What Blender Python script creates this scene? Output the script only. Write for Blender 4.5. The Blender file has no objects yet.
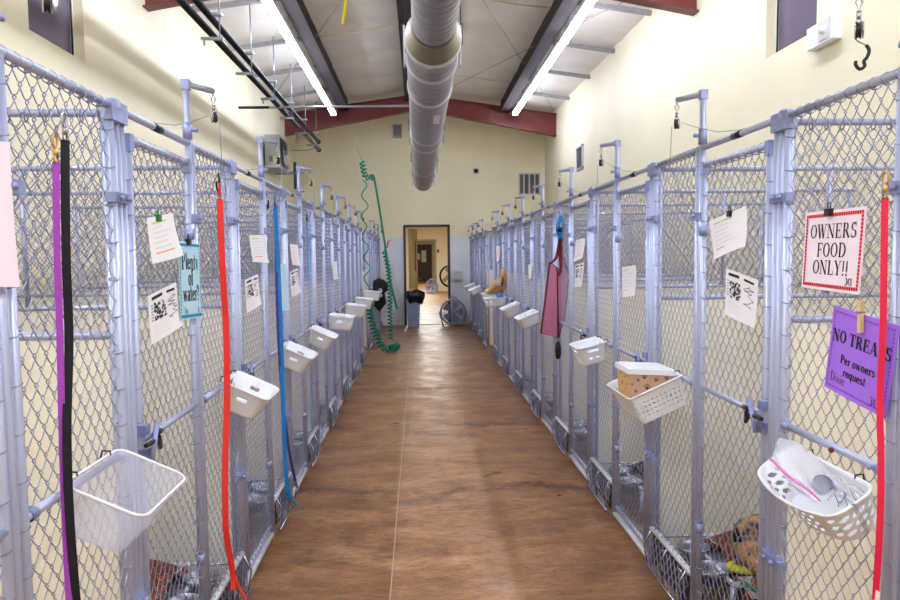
import bpy, math, random
from mathutils import Vector, Matrix
random.seed(7)
S = bpy.context.scene
COL = S.collection
PI = math.pi

# ------------------------------------------------------------------ camera
H, F = 1.53, 720.0
cam = bpy.data.cameras.new('camera'); cam_o = bpy.data.objects.new('camera', cam); COL.objects.link(cam_o)
yc = Vector((-32, 52, -720)).normalized()
zc = Vector((-.011, 1, (52 + .352) / 720)).normalized()
xc = yc.cross(zc).normalized(); zc = xc.cross(yc).normalized()
C = Matrix((xc, yc, zc))            # rows: world axes seen by the camera -> camera to world
cam_o.matrix_world = Matrix.Translation((0, 0, H)) @ C.to_4x4()
cam.sensor_width = 36; cam.lens = 36 * F / 900; cam.shift_y = 9 / 900; cam.clip_start = .02; cam.clip_end = 200
S.camera = cam_o

# ------------------------------------------------------------------ world, exposure
S.view_settings.view_transform = 'Standard'; S.view_settings.look = 'None'
S.view_settings.gamma = 1; S.view_settings.use_curve_mapping = False
S.view_settings.exposure = 0.08
W = bpy.data.worlds.new('world'); S.world = W; W.use_nodes = True
W.node_tree.nodes['Background'].inputs[0].default_value = (.8, .85, 1, 1)
W.node_tree.nodes['Background'].inputs[1].default_value = .5
STRIP = 54.0        # strength of the fluorescent tubes
HALL = 130.0        # watts of the hall lamps beyond the door

def area(name, loc, sx, sy, watt, col=(1, .99, .97)):
    l = bpy.data.lights.new(name, 'AREA'); l.shape = 'RECTANGLE'; l.size = sx; l.size_y = sy; l.energy = watt; l.color = col
    o = bpy.data.objects.new(name, l); o.location = loc; COL.objects.link(o); return o
area('hall_lamp', (0, 22, 2.95), 2.0, 3, HALL * .6); area('hall_lamp', (.3, 27, 2.95), 1.2, 3, HALL * 1.5)
area('hall_lamp', (.3, 38, 2.75), .8, 4, HALL)
# ceiling fixtures of the part of the room behind the camera
area('room_lamp', (-1.62, -1.2, 4.3), .15, 2.4, 100, (.82, .9, 1)); area('room_lamp', (1.97, -1.2, 4.3), .15, 2.4, 100, (.82, .9, 1))

# ------------------------------------------------------------------ pixel helpers (for laying things on real planes)
def ray(px, py):
    v = Vector((px - 450, 309 - py, -F)); return Vector((xc.dot(v), yc.dot(v), zc.dot(v)))
def at(px, py, Y):
    d = ray(px, py); t = Y / d.y; return Vector((d.x * t, Y, H + d.z * t))
def on_x(px, py, X):
    d = ray(px, py); t = X / d.x; return Vector((X, d.y * t, H + d.z * t))
XL, XR = -.82, 1.126
WL, WR = -2.65, 2.87
YE = 16.2

# ------------------------------------------------------------------ materials
def lin(c):
    return tuple(((v / 255) / 12.92 if v / 255 <= .04045 else ((v / 255 + .055) / 1.055) ** 2.4) for v in c) + (1,)
MATS = {}
def mat(name, c, rough=.5, metal=0, noise=0, scale=20, bump=0, trans=0, alpha=1, emit=0, bscale=None, spec=.5, c2=None, stretch=None, ior=1.45):
    m = bpy.data.materials.new(name); m.use_nodes = True; nt = m.node_tree; b = nt.nodes['Principled BSDF']
    b.inputs['Base Color'].default_value = lin(c); b.inputs['Roughness'].default_value = rough
    b.inputs['Metallic'].default_value = metal; b.inputs['Specular IOR Level'].default_value = spec
    b.inputs['Transmission Weight'].default_value = trans; b.inputs['Alpha'].default_value = alpha; b.inputs['IOR'].default_value = ior
    if emit:
        b.inputs['Emission Color'].default_value = lin(c); b.inputs['Emission Strength'].default_value = emit
    tc = nt.nodes.new('ShaderNodeTexCoord'); mp = nt.nodes.new('ShaderNodeMapping'); nt.links.new(tc.outputs['Object'], mp.inputs[0])
    if stretch: mp.inputs['Scale'].default_value = stretch
    if noise or c2:
        n = nt.nodes.new('ShaderNodeTexNoise'); n.inputs['Scale'].default_value = scale; n.inputs['Detail'].default_value = 5
        nt.links.new(mp.outputs[0], n.inputs[0])
        r = nt.nodes.new('ShaderNodeValToRGB'); cc = lin(c)
        r.color_ramp.elements[0].position = .35; r.color_ramp.elements[1].position = .65
        r.color_ramp.elements[0].color = lin(c2) if c2 else tuple(v * (1 - noise) for v in cc[:3]) + (1,)
        r.color_ramp.elements[1].color = cc if c2 else tuple(min(1, v * (1 + noise)) for v in cc[:3]) + (1,)
        nt.links.new(n.outputs[0], r.inputs[0]); nt.links.new(r.outputs[0], b.inputs['Base Color'])
    if bump:
        n2 = nt.nodes.new('ShaderNodeTexNoise'); n2.inputs['Scale'].default_value = bscale or scale; n2.inputs['Detail'].default_value = 6
        nt.links.new(mp.outputs[0], n2.inputs[0])
        bp = nt.nodes.new('ShaderNodeBump'); bp.inputs['Strength'].default_value = bump; bp.inputs['Distance'].default_value = .01
        nt.links.new(n2.outputs[0], bp.inputs['Height']); nt.links.new(bp.outputs[0], b.inputs['Normal'])
    MATS[name] = m; return m
M = MATS
mat('galvanised', (180, 187, 218), .28, .32)
mat('galvanised_wire', (146, 150, 176), .3, .65)
mat('cast_clamp', (152, 162, 208), .4, .45, .1, 30)
mat('pale_rail', (205, 206, 214), .45, .3, .1, 30)
mat('feeder_dark', (62, 52, 54), .5, .3, .3, 25)
mat('chrome', (190, 192, 206), .25, 1)
mat('dark_steel', (60, 60, 66), .4, .8)
mat('wall_cream', (248, 237, 204), .75, 0, .03, 1.2, .06, bscale=60)
mat('wall_side', (238, 227, 195), .7, 0, .025, 1.5, .06, bscale=60)
mat('wall_blue', (234, 239, 248), .5, 0, .04, 2, .05, bscale=50)
mat('barrier_cream', (228, 222, 206), .55, 0, .05, 3)
mat('insulation', (232, 224, 216), .55, 0, .05, 2, .35, bscale=3)
mat('red_steel', (112, 46, 42), .45, .1, .12, 6)
mat('maroon_steel', (38, 20, 22), .75, 0, .15, 8)
mat('grey_steel', (160, 158, 160), .5, .3, .1, 10)
mat('seam_tape', (222, 206, 160), .7)
mat('conduit', (34, 36, 36), .3, .6)
mat('strut', (150, 152, 158), .4, .6)
mat('tube_on', (228, 237, 255), emit=STRIP)
mat('tube_dim', (225, 232, 255), emit=STRIP * .42)
mat('fixture', (232, 236, 250), .4)
mat('white_plastic', (246, 248, 255), .35, 0, spec=.5)
mat('white_sheet', (246, 244, 240), .7)
mat('paper', (247, 244, 248), .8)
mat('paper_pink', (255, 236, 250), .8)
mat('paper_lilac', (250, 236, 248), .8)
mat('paper_blue', (190, 226, 244), .8)
mat('paper_purple', (168, 112, 236), .8)
mat('ink', (22, 20, 26), .7); mat('ink_red', (214, 30, 56), .7); mat('ink_teal', (28, 140, 182), .7); mat('ink_violet', (96, 52, 160), .7)
mat('seam_grey', (186, 168, 150), .7); mat('ink_grey', (120, 118, 130), .8); mat('ink_soft', (228, 226, 234), .8); mat('hi_green', (190, 222, 90), .8); mat('hi_orange', (250, 160, 110), .8)
mat('clothespin', (226, 200, 150), .6); mat('pin_green', (20, 120, 60), .4); mat('black_plastic', (18, 18, 20), .35)
mat('web_purple', (170, 70, 196), .75, 0, .1, 200); mat('web_black', (22, 20, 34), .75); mat('web_red', (238, 52, 40), .7, 0, .05, 150)
mat('web_pink', (226, 30, 72), .65, 0, .05, 150); mat('web_blue', (20, 132, 214), .7); mat('web_violet', (66, 66, 150), .7); mat('web_sky', (70, 150, 226), .6)
mat('brass', (214, 176, 110), .3, .9)
mat('bin_clear', (232, 236, 255), .15, 0, alpha=.25)
mat('bag_clear', (240, 240, 255), .2, 0, alpha=.32, bump=.6, bscale=25)
mat('zip_pink', (226, 96, 190), .5)
mat('scoop_grey', (110, 120, 150), .4)
mat('paw_tan', (214, 172, 146), .5, 0, .04, 20); mat('paw_gold', (216, 176, 110), .5); mat('paw_ink', (40, 30, 34), .6)
mat('kraft', (196, 148, 98), .8, 0, .1, 18, .5, bscale=14)
mat('maroon_trim', (110, 34, 48), .8); mat('mauve_mesh', (192, 118, 152), .8, 0, .12, 120)
mat('hose_green', (16, 128, 98), .4); mat('hose_teal', (40, 150, 130), .45); mat('nozzle', (236, 84, 40), .4)
mat('black_cloth', (14, 13, 16), .9, 0, bump=.4, bscale=20)
mat('door_frame', (62, 52, 58), .45); mat('door_wood', (212, 184, 118), .5, 0, .1, 4, stretch=(1, 1, .15)); mat('door_dark', (60, 40, 40), .45)
mat('trash_grey', (140, 150, 178), .45); mat('trash_bag', (18, 18, 22), .25, bump=.8, bscale=16)
mat('fan_grey', (158, 162, 188), .4, .1); mat('fan_dark', (40, 40, 46), .5)
mat('box_grey', (172, 178, 180), .45, .2); mat('louver', (128, 122, 112), .5, .2); mat('vent_frame', (206, 204, 214), .5); mat('vent_dark', (92, 82, 70), .6)
mat('sticker', (232, 214, 60), .6)
mat('glass_dark', (104, 92, 108), .12, 0, spec=.6); mat('reveal', (222, 216, 212), .7)
mat('blanket_rust', (112, 58, 34), .95, 0, .25, 12, .5, bscale=40); mat('blanket_dark', (40, 36, 42), .95, 0, .3, 12, .5, bscale=40)
mat('cot_grey', (130, 128, 138), .8); mat('steel_bowl', (150, 154, 170), .35, .9)
mat('fur_tan', (188, 138, 88), .95, 0, scale=14, c2=(30, 24, 22), bump=.6, bscale=90)
mat('fur_black', (26, 22, 22), .95, bump=.6, bscale=90); mat('fur_pale', (206, 196, 196), .95, bump=.6, bscale=90)
mat('bandana', (222, 214, 30), .8); mat('bandana_teal', (60, 140, 130), .8); mat('eye', (14, 10, 8), .1)
mat('duct_steel', (168, 168, 178), .42, .75, .14, 5, .12, bscale=8, stretch=(1, 6, 1))
mat('cone_steel', (158, 150, 124), .4, .7)
mat('wire_grey', (150, 150, 158), .5, .4)
mat('yellow', (240, 214, 30), .5); mat('blue_plastic', (30, 120, 210), .4)
mat('jars', (150, 160, 200), .4)

def floor_mat():
    m = bpy.data.materials.new('stained_concrete'); m.use_nodes = True; nt = m.node_tree; b = nt.nodes['Principled BSDF']; L = nt.links.new
    tc = nt.nodes.new('ShaderNodeTexCoord')
    def noise(scale, detail=6, dist=0, st=(1, 1, 1), rough=.6):
        mp = nt.nodes.new('ShaderNodeMapping'); mp.inputs['Scale'].default_value = st; L(tc.outputs['Object'], mp.inputs[0])
        n = nt.nodes.new('ShaderNodeTexNoise'); n.inputs['Scale'].default_value = scale; n.inputs['Detail'].default_value = detail
        n.inputs['Distortion'].default_value = dist; n.inputs['Roughness'].default_value = rough; L(mp.outputs[0], n.inputs[0]); return n.outputs[0]
    def ramp(src, stops):
        r = nt.nodes.new('ShaderNodeValToRGB'); e = r.color_ramp.elements
        e[0].position, e[0].color = stops[0][0], lin(stops[0][1]); e[1].position, e[1].color = stops[-1][0], lin(stops[-1][1])
        for p, c in stops[1:-1]:
            k = e.new(p); k.color = lin(c)
        L(src, r.inputs[0]); return r.outputs[0]
    def mix(f, a, c, mode='MIX'):
        x = nt.nodes.new('ShaderNodeMix'); x.data_type = 'RGBA'; x.blend_type = mode
        if isinstance(f, float): x.inputs[0].default_value = f
        else: L(f, x.inputs[0])
        L(a, x.inputs[6]); L(c, x.inputs[7]); return x.outputs[2]
    base = ramp(noise(1.7, 12, .5, (1, 2.6, 1), .78), [(.3, (94, 60, 38)), (.42, (134, 90, 54)), (.53, (163, 115, 72)), (.66, (190, 146, 100))])
    fine = ramp(noise(16, 12, .6, (1, 2.6, 1), .8), [(.34, (110, 98, 92)), (.5, (232, 228, 224)), (.62, (255, 255, 255))])
    c = mix(.75, base, fine, 'MULTIPLY')
    dark = ramp(noise(5, 12, .4, (1, 3, 1), .75), [(.25, (170, 170, 170)), (.44, (0, 0, 0)), (1, (0, 0, 0))])
    dk = nt.nodes.new('ShaderNodeRGB'); dk.outputs[0].default_value = lin((70, 40, 34))
    c = mix(dark, c, dk.outputs[0])
    # dark cracks and damp lines crossing the slab every couple of metres
    sp = nt.nodes.new('ShaderNodeSeparateXYZ'); L(tc.outputs['Object'], sp.inputs[0])
    def mth(op, a, b_=None):
        x = nt.nodes.new('ShaderNodeMath'); x.operation = op
        for i, q in enumerate((a, b_)):
            if q is None: continue
            if isinstance(q, (int, float)): x.inputs[i].default_value = q
            else: L(q, x.inputs[i])
        return x.outputs[0]
    wob = mth('MULTIPLY', noise(1.6, 7, 0, (1, .2, 1), .7), 1.1)
    ph = mth('ABSOLUTE', mth('SUBTRACT', mth('FRACT', mth('DIVIDE', mth('ADD', sp.outputs[1], mth('ADD', wob, 100 * 1.85 - 4.6 - .55 + .925)), 1.85)), .5))
    near = ramp(ph, [(0, (255, 255, 255)), (.012, (200, 200, 200)), (.06, (0, 0, 0))])
    msk = ramp(noise(.9, 3, 0, (1, 1, 1)), [(.32, (0, 0, 0)), (.46, (235, 235, 235))])
    c = mix(mth('MULTIPLY', near, msk), c, dk.outputs[0])
    # dark brown broken up by noise, growing towards the foot of both rows
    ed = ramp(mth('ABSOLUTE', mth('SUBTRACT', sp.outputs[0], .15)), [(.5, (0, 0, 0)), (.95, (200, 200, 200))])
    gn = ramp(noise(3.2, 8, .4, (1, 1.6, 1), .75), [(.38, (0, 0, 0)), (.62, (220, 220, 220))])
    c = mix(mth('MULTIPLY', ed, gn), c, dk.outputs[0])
    pale = ramp(noise(2.4, 5, .3, (1, 1.5, 1), .7), [(0, (0, 0, 0)), (.54, (0, 0, 0)), (.78, (130, 130, 130))])
    pl = nt.nodes.new('ShaderNodeRGB'); pl.outputs[0].default_value = lin((216, 190, 176))
    c = mix(pale, c, pl.outputs[0])
    L(c, b.inputs['Base Color'])
    rr = ramp(noise(3, 8, .5), [(.3, (140, 140, 140)), (.7, (184, 184, 184))]); L(rr, b.inputs['Roughness'])
    b.inputs['Specular IOR Level'].default_value = .45
    bp = nt.nodes.new('ShaderNodeBump'); bp.inputs['Strength'].default_value = .12; bp.inputs['Distance'].default_value = .01
    L(noise(16, 8), bp.inputs['Height']); L(bp.outputs[0], b.inputs['Normal'])
    return m
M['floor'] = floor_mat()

# ------------------------------------------------------------------ mesh builder
class MB:
    def __init__(s): s.v = []; s.f = []; s.m = []; s.sm = []; s.mats = []
    def mi(s, m):
        if m not in s.mats: s.mats.append(m)
        return s.mats.index(m)
    def face(s, ids, m, smooth=False): s.f.append(ids); s.m.append(s.mi(m)); s.sm.append(smooth)
    def poly(s, pts, m):
        b = len(s.v); s.v += [tuple(p) for p in pts]; s.face(list(range(b, b + len(pts))), m)
    def box(s, a, c, m, R=None, o=(0, 0, 0)):
        b = len(s.v)
        for x in (a[0], c[0]):
            for y in (a[1], c[1]):
                for z in (a[2], c[2]):
                    p = Vector((x, y, z))
                    if R is not None: p = R @ p
                    s.v.append(tuple(p + Vector(o)))
        for q in ((0, 1, 3, 2), (4, 6, 7, 5), (0, 4, 5, 1), (2, 3, 7, 6), (0, 2, 6, 4), (1, 5, 7, 3)): s.face([b + i for i in q], m)
    def tube(s, pts, r, m, n=8, closed=False, caps=True, smooth=True):
        P = [Vector(p) for p in pts]; N = len(P); b = len(s.v); up = None
        for i, p in enumerate(P):
            if closed: d = P[(i + 1) % N] - P[i - 1]
            else: d = P[min(i + 1, N - 1)] - P[max(i - 1, 0)]
            if d.length < 1e-9: d = Vector((0, 0, 1))
            d.normalize()
            if up is None:
                up = Vector((0, 0, 1)) if abs(d.z) < .9 else Vector((1, 0, 0))
            e = up - d * up.dot(d)
            if e.length < 1e-4: e = Vector((1, 0, 0)) - d * d.x
            e.normalize(); up = e; g = d.cross(e)
            rr = r[i] if isinstance(r, (list, tuple)) else r
            for k in range(n):
                a = 2 * PI * k / n; s.v.append(tuple(p + e * (math.cos(a) * rr) + g * (math.sin(a) * rr)))
        for i in range(N if closed else N - 1):
            j = (i + 1) % N
            for k in range(n):
                s.face([b + i * n + k, b + i * n + (k + 1) % n, b + j * n + (k + 1) % n, b + j * n + k], m, smooth)
        if caps and not closed:
            s.face([b + k for k in range(n)][::-1], m); s.face([b + (N - 1) * n + k for k in range(n)], m)
    def lathe(s, prof, o, ax, m, n=24, smooth=True):
        ax = Vector(ax).normalized(); e = Vector((0, 0, 1)) if abs(ax.z) < .9 else Vector((1, 0, 0)); e = (e - ax * e.dot(ax)).normalized(); g = ax.cross(e); o = Vector(o); b = len(s.v)
        for (r, h) in prof:
            for k in range(n):
                a = 2 * PI * k / n; s.v.append(tuple(o + ax * h + e * (math.cos(a) * r) + g * (math.sin(a) * r)))
        for i in range(len(prof) - 1):
            for k in range(n): s.face([b + i * n + k, b + i * n + (k + 1) % n, b + (i + 1) * n + (k + 1) % n, b + (i + 1) * n + k], m, smooth)
    def grid(s, fn, nu, nv, m, smooth=True, keep=None):
        b = len(s.v)
        for i in range(nu + 1):
            for j in range(nv + 1): s.v.append(tuple(fn(i / nu, j / nv)))
        for i in range(nu):
            for j in range(nv):
                if keep and not keep((i + .5) / nu, (j + .5) / nv): continue
                a = b + i * (nv + 1) + j; s.face([a, a + nv + 1, a + nv + 2, a + 1], m, smooth)
    def data(s, name):
        me = bpy.data.meshes.new(name); me.from_pydata(s.v, [], s.f)
        for m in s.mats: me.materials.append(M[m])
        me.polygons.foreach_set('material_index', s.m); me.polygons.foreach_set('use_smooth', s.sm); me.update(); return me
    def build(s, name, parent=None, loc=None): return obj(name, s.data(name), parent, loc)
def obj(name, me, parent=None, loc=None):
    o = bpy.data.objects.new(name, me); COL.objects.link(o)
    if parent: o.parent = parent
    if loc is not None: o.location = loc
    return o
def tag(o, label, cat, group=None):
    o['label'] = label; o['category'] = cat
    if group: o['group'] = group
    return o
def thing(name, label, cat, loc=(0, 0, 0), group=None):
    o = bpy.data.objects.new(name, None); o.empty_display_size = .1; COL.objects.link(o); o.location = loc
    return tag(o, label, cat, group)
def struct(mb, name, parent=None):
    o = mb.build(name, parent)
    if not parent: o['kind'] = 'structure'
    return o
def shift(mb, d):
    d = Vector(d); mb.v = [tuple(Vector(v) - d) for v in mb.v]; return mb
def single(mb, name, label, cat, group=None, origin=None):
    """one-mesh thing with its origin at its own place"""
    if origin is None:
        n = len(mb.v); origin = (sum(v[0] for v in mb.v) / n, sum(v[1] for v in mb.v) / n, min(v[2] for v in mb.v))
    shift(mb, origin); o = mb.build(name, None, origin); return tag(o, label, cat, group)
def part(mb, name, parent):
    """mesh written in world coordinates, hung under a thing"""
    o = parent; off = Vector((0, 0, 0))
    while o: off += o.location; o = o.parent
    shift(mb, off); return mb.build(name, parent)
ORD = ['nearest', 'second', 'third', 'fourth', 'fifth', 'sixth', 'seventh', 'eighth', 'ninth', 'tenth']

# ------------------------------------------------------------------ room shell
def eave(x):  # underside of the roof lining
    return 4.93 - .14 * abs(x - .045)
Y0 = -3.0
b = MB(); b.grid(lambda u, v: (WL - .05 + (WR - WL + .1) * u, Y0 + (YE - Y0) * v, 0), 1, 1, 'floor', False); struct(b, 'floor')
b = MB(); xs = -.147
b.box((xs - .0025, Y0, 0), (xs + .0025, YE, .0008), 'seam_grey'); o = b.build('trim_1'); o['kind'] = 'structure'; b = None
def side_wall(name, X, nx, holes):
    b = MB(); zt = eave(X) + .05; z0, z1 = 3.12, 3.95; T = .18
    ys = sorted([Y0, YE] + [h for q in holes for h in q])
    for i in range(len(ys) - 1):
        a, c = ys[i], ys[i + 1]
        if (a, c) in holes:
            b.box((X - nx * T, a, 0), (X, c, z0), 'wall_side'); b.box((X - nx * T, a, z1), (X, c, zt), 'wall_side')
        else: b.box((X - nx * T, a, 0), (X, c, zt), 'wall_side')
    struct(b, name)
LW, RW = (5.2, 6.04), (5.16, 5.92)
side_wall('wall_left', WL, 1, [LW]); side_wall('wall_right', WR, -1, [RW])
def window(i, X, nx, q):
    y0, y1 = q; z0, z1 = 3.12, 3.95
    b = MB(); xf = X - nx * .09
    for a, c in (((y0, z0), (y1, z0 + .012)), ((y0, z1 - .03), (y1, z1)), ((y0, z0), (y0 + .02, z1)), ((y1 - .02, z0), (y1, z1))):
        b.box((xf - nx * .03, a[0], a[1]), (xf + nx * .012, c[0], c[1]), 'reveal')
    b.tube([(xf + nx * .016, y1 - .045, z0 + .01), (xf + nx * .016, y1 - .045, z1)], .008, 'black_plastic', 6)
    f = struct(b, 'window_%d' % i)
    g = MB(); g.box((xf - nx * .02, y0 + .02, z0 + .012), (xf - nx * .008, y1 - .02, z1 - .03), 'glass_dark'); g.build('pane', f)
window(1, WL, 1, LW); window(2, WR, -1, RW)
# end wall with door opening
DX0, DX1, DZ = -.30, .70, 2.23
b = MB(); T = .15
zt = 4.95
def endpart(x0, x1, z0, z1):
    if z0 < 1.98 < z1:
        b.box((x0, YE, z0), (x1, YE + T, 1.98), 'wall_blue'); z0 = 1.98
        b.box((x0, YE, z0), (x1, YE + T, z1), 'wall_cream')
    else: b.box((x0, YE, z0), (x1, YE + T, z1), 'wall_blue' if z1 <= 1.98 else 'wall_cream')
endpart(WL, DX0, 0, zt); endpart(DX1, WR, 0, zt); endpart(DX0, DX1, DZ, zt)
struct(b, 'wall_back')
b = MB(); b.box((WL - .1, Y0 - .1, 0), (WR + .1, Y0, 4.95), 'wall_side'); struct(b, 'wall_front')
# ceiling: vinyl-faced insulation sagging between purlins
b = MB()
def ceil(u, v):
    x = WL - .1 + (WR - WL + .2) * u; y = Y0 + (YE + .1 - Y0) * v
    ph = (y - 8.87) / 1.55
    sag = .035 * (1 - abs(math.cos(ph * PI)) ** 8) + .012 * math.sin(y * 5.1 + x * 3) * math.sin(x * 2.7 + y)
    return (x, y, eave(x) - sag)
b.grid(ceil, 48, 240, 'insulation'); struct(b, 'ceiling')
b = MB(); b.box((DX0 - .02, YE - .02, 0), (DX0 + .03, YE + T + .02, DZ), 'door_frame'); b.box((DX1 - .03, YE - .02, 0), (DX1 + .02, YE + T + .02, DZ), 'door_frame')
b.box((DX0 - .02, YE - .02, DZ - .03), (DX1 + .02, YE + T + .02, DZ + .02), 'door_frame')
d1 = struct(b, 'door_1')
R = Matrix.Rotation(math.radians(80), 3, 'Z')
b = MB(); b.box((0, -.045, .01), (.93, 0, 2.17), 'door_wood', R, (DX0 + .085, YE + T + .03, 0)); leaf = b.build('door_leaf', d1)
b = MB(); b.box((.55, -.052, 1.2), (.68, .006, 1.9), 'fan_dark', R, (DX0 + .085, YE + T + .03, 0)); b.build('window_pane', leaf)
b = MB(); b.tube([R @ Vector((.86, -.05, 1.02)) + Vector((DX0 + .085, YE + T + .03, 0)), R @ Vector((.86, -.11, 1.02)) + Vector((DX0 + .085, YE + T + .03, 0)), R @ Vector((.76, -.11, 1.02)) + Vector((DX0 + .085, YE + T + .03, 0))], .01, 'chrome'); b.build('door_handle', leaf)
# rooms beyond the door
Y1, Y2 = YE + T, 32.0
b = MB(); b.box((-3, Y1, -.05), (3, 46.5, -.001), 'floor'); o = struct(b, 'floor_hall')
b = MB(); b.box((-3.1, Y1, 0), (-3, Y2, 3), 'wall_side'); struct(b, 'wall_hall_left')
b = MB(); b.box((3, Y1, 0), (3.1, Y2, 3), 'wall_side'); struct(b, 'wall_hall_right')
b = MB(); b.box((-3.1, Y1, 3), (3.1, 47, 3.1), 'wall_side'); struct(b, 'ceiling_hall')
b = MB(); b.box((-3, Y2, 0), (-.22, Y2 + .15, 3), 'wall_side'); b.box((.80, Y2, 0), (3, Y2 + .15, 3), 'wall_side'); b.box((-.22, Y2, 2.27), (.80, Y2 + .15, 3), 'wall_side'); struct(b, 'wall_hall_middle')
b = MB(); b.box((-.25, Y2 - .02, 0), (-.2, Y2 + .17, 2.3), 'grey_steel'); b.box((.77, Y2 - .02, 0), (.82, Y2 + .17, 2.3), 'grey_steel'); b.box((-.25, Y2 - .02, 2.25), (.82, Y2 + .17, 2.31), 'grey_steel'); struct(b, 'door_2')
b = MB(); b.box((-.75, Y2 + .15, 0), (-.65, 46, 3), 'wall_cream'); struct(b, 'wall_passage_left')
b = MB(); b.box((1.3, Y2 + .15, 0), (1.4, 46, 3), 'wall_side'); struct(b, 'wall_passage_right')
b = MB(); b.box((-.75, 46, 0), (1.4, 46.1, 3), 'wall_cream'); struct(b, 'wall_passage_back')
b = MB(); b.box((-.20, 45.93, 0), (.88, 46, 2.32), 'door_frame'); d3 = struct(b, 'door_3')
b = MB(); b.box((-.14, 45.9, .02), (.82, 45.93, 2.26), 'door_dark'); b.build('door_leaf', d3)
b = MB(); b.box((.22, 45.88, 1.2), (.52, 45.9, 1.95), 'paper'); b.build('notice', d3)
b = MB(); b.box((-.08, 45.88, 1.35), (.12, 45.9, 1.75), 'paper'); b.build('notice', d3)

# ------------------------------------------------------------------ steel in the roof
def rafter(y, label):
    b = MB(); xm = .045
    for sx, xe in ((-1, WL), (1, WR)):
        zt = lambda x: 4.80 - .14 * abs(x - xm)
        zb = lambda x: 4.52 - .19 * abs(x - xm)
        xe2 = xe - sx * .0
        def prism(za, zb_, hw):
            pts = []
            for x in (xm, xe2):
                for z in (za(x), zb_(x)):
                    for yy in (y - hw, y + hw): pts.append((x, yy, z))
            q = len(b.v); b.v += pts
            for f in ((0, 1, 3, 2), (4, 6, 7, 5), (0, 4, 5, 1), (2, 3, 7, 6), (0, 2, 6, 4), (1, 5, 7, 3)): b.face([q + i for i in f], 'red_steel')
        prism(zt, zb, .006)
        prism(lambda x: zt(x) + .012, zt, .08); prism(zb, lambda x: zb(x) - .012, .08)
    single(b, 'steel_rafter', label, 'roof beam', 'red steel rafters')
rafter(14.9, 'dark red steel rafter spanning in front of the far end wall')
rafter(7.42, 'dark red steel rafter overhead, seen only at the top corners of the view')
def purlin(x0, x1, label):
    b = MB(); z = eave((x0 + x1) / 2) - .02; 
    b.box((x0, Y0 + .05, z - .21), (x1, 14.82, z + .01), 'maroon_steel')
    b.box((x0 - .02, Y0 + .05, z - .222), (x1 + .02, 14.82, z - .21), 'maroon_steel')
    single(b, 'roof_purlin', label, 'roof beam', 'long maroon purlins')
purlin(-1.52, -1.37, 'long dark maroon purlin beside the left light strip')
purlin(1.72, 1.87, 'long dark maroon purlin beside the right light strip')
purlin(-.20, -.06, 'long dark maroon purlin at the ridge behind the round duct')
for side, xa, xb in (('left', WL, -1.53), ('right', WR, 1.88)):
    for k, y in enumerate((5.75, 7.3, 8.87, 10.5, 12.0, 13.6)):
        b = MB(); za, zb = eave(xa) - .055, eave(xb) - .055
        pts = [(xa, y - .035, za), (xa, y + .035, za), (xb, y + .035, zb), (xb, y - .035, zb)]
        q = len(b.v); b.v += pts + [(p[0], p[1], p[2] - .05) for p in pts]
        for f in ((0, 1, 2, 3), (4, 7, 6, 5), (0, 4, 5, 1), (1, 5, 6, 2), (2, 6, 7, 3), (3, 7, 4, 0)): b.face([q + i for i in f], 'grey_steel')
        single(b, 'roof_strut', 'grey roof strut from the %s wall to the long purlin, %s one' % (side, ORD[k]), 'strut', 'grey roof struts')
for k, (x0, y0, x1, y1) in enumerate(((.5, 9.2, 1.7, 9.3), (-1.5, 10.6, 0, 10.5), (.1, 13.0, 1.7, 13.2))):
    b = MB(); b.tube([(x0 + (x1 - x0) * t, y0 + (y1 - y0) * t, eave(x0 + (x1 - x0) * t) - .045 - .03 * math.sin(PI * t)) for t in [i / 8 for i in range(9)]], .008, 'seam_tape', 5)
    single(b, 'seam_tape', ['pale yellow lining seam nearest, right of the duct', 'pale yellow lining seam left of the duct', 'pale yellow lining seam near the far rafter right of the duct'][k], 'seam', 'lining seams')
def brace(p, q, label):
    b = MB(); b.tube([p, q], .006, 'grey_steel', 5); single(b, 'brace_rod', label, 'rod', 'thin roof brace rods')
brace((2.8, 7.6, 4.45), (.35, 14.7, 4.75), 'thin diagonal brace rod running from right wall towards the ridge')
brace((.4, 7.8, 4.72), (2.75, 14.5, 4.42), 'thin diagonal brace rod running from ridge towards far right wall')
brace((-.3, 7.6, 4.75), (-2.55, 13.3, 4.43), 'thin diagonal brace rod crossing above the left light strip')
b = MB(); b.tube([at(346, 0, 8.5), at(343, 24, 8.6)], .016, 'yellow', 6); single(b, 'hanging_strap', 'short pale yellow strap dangling from the lining left of the duct', 'strap')
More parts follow.
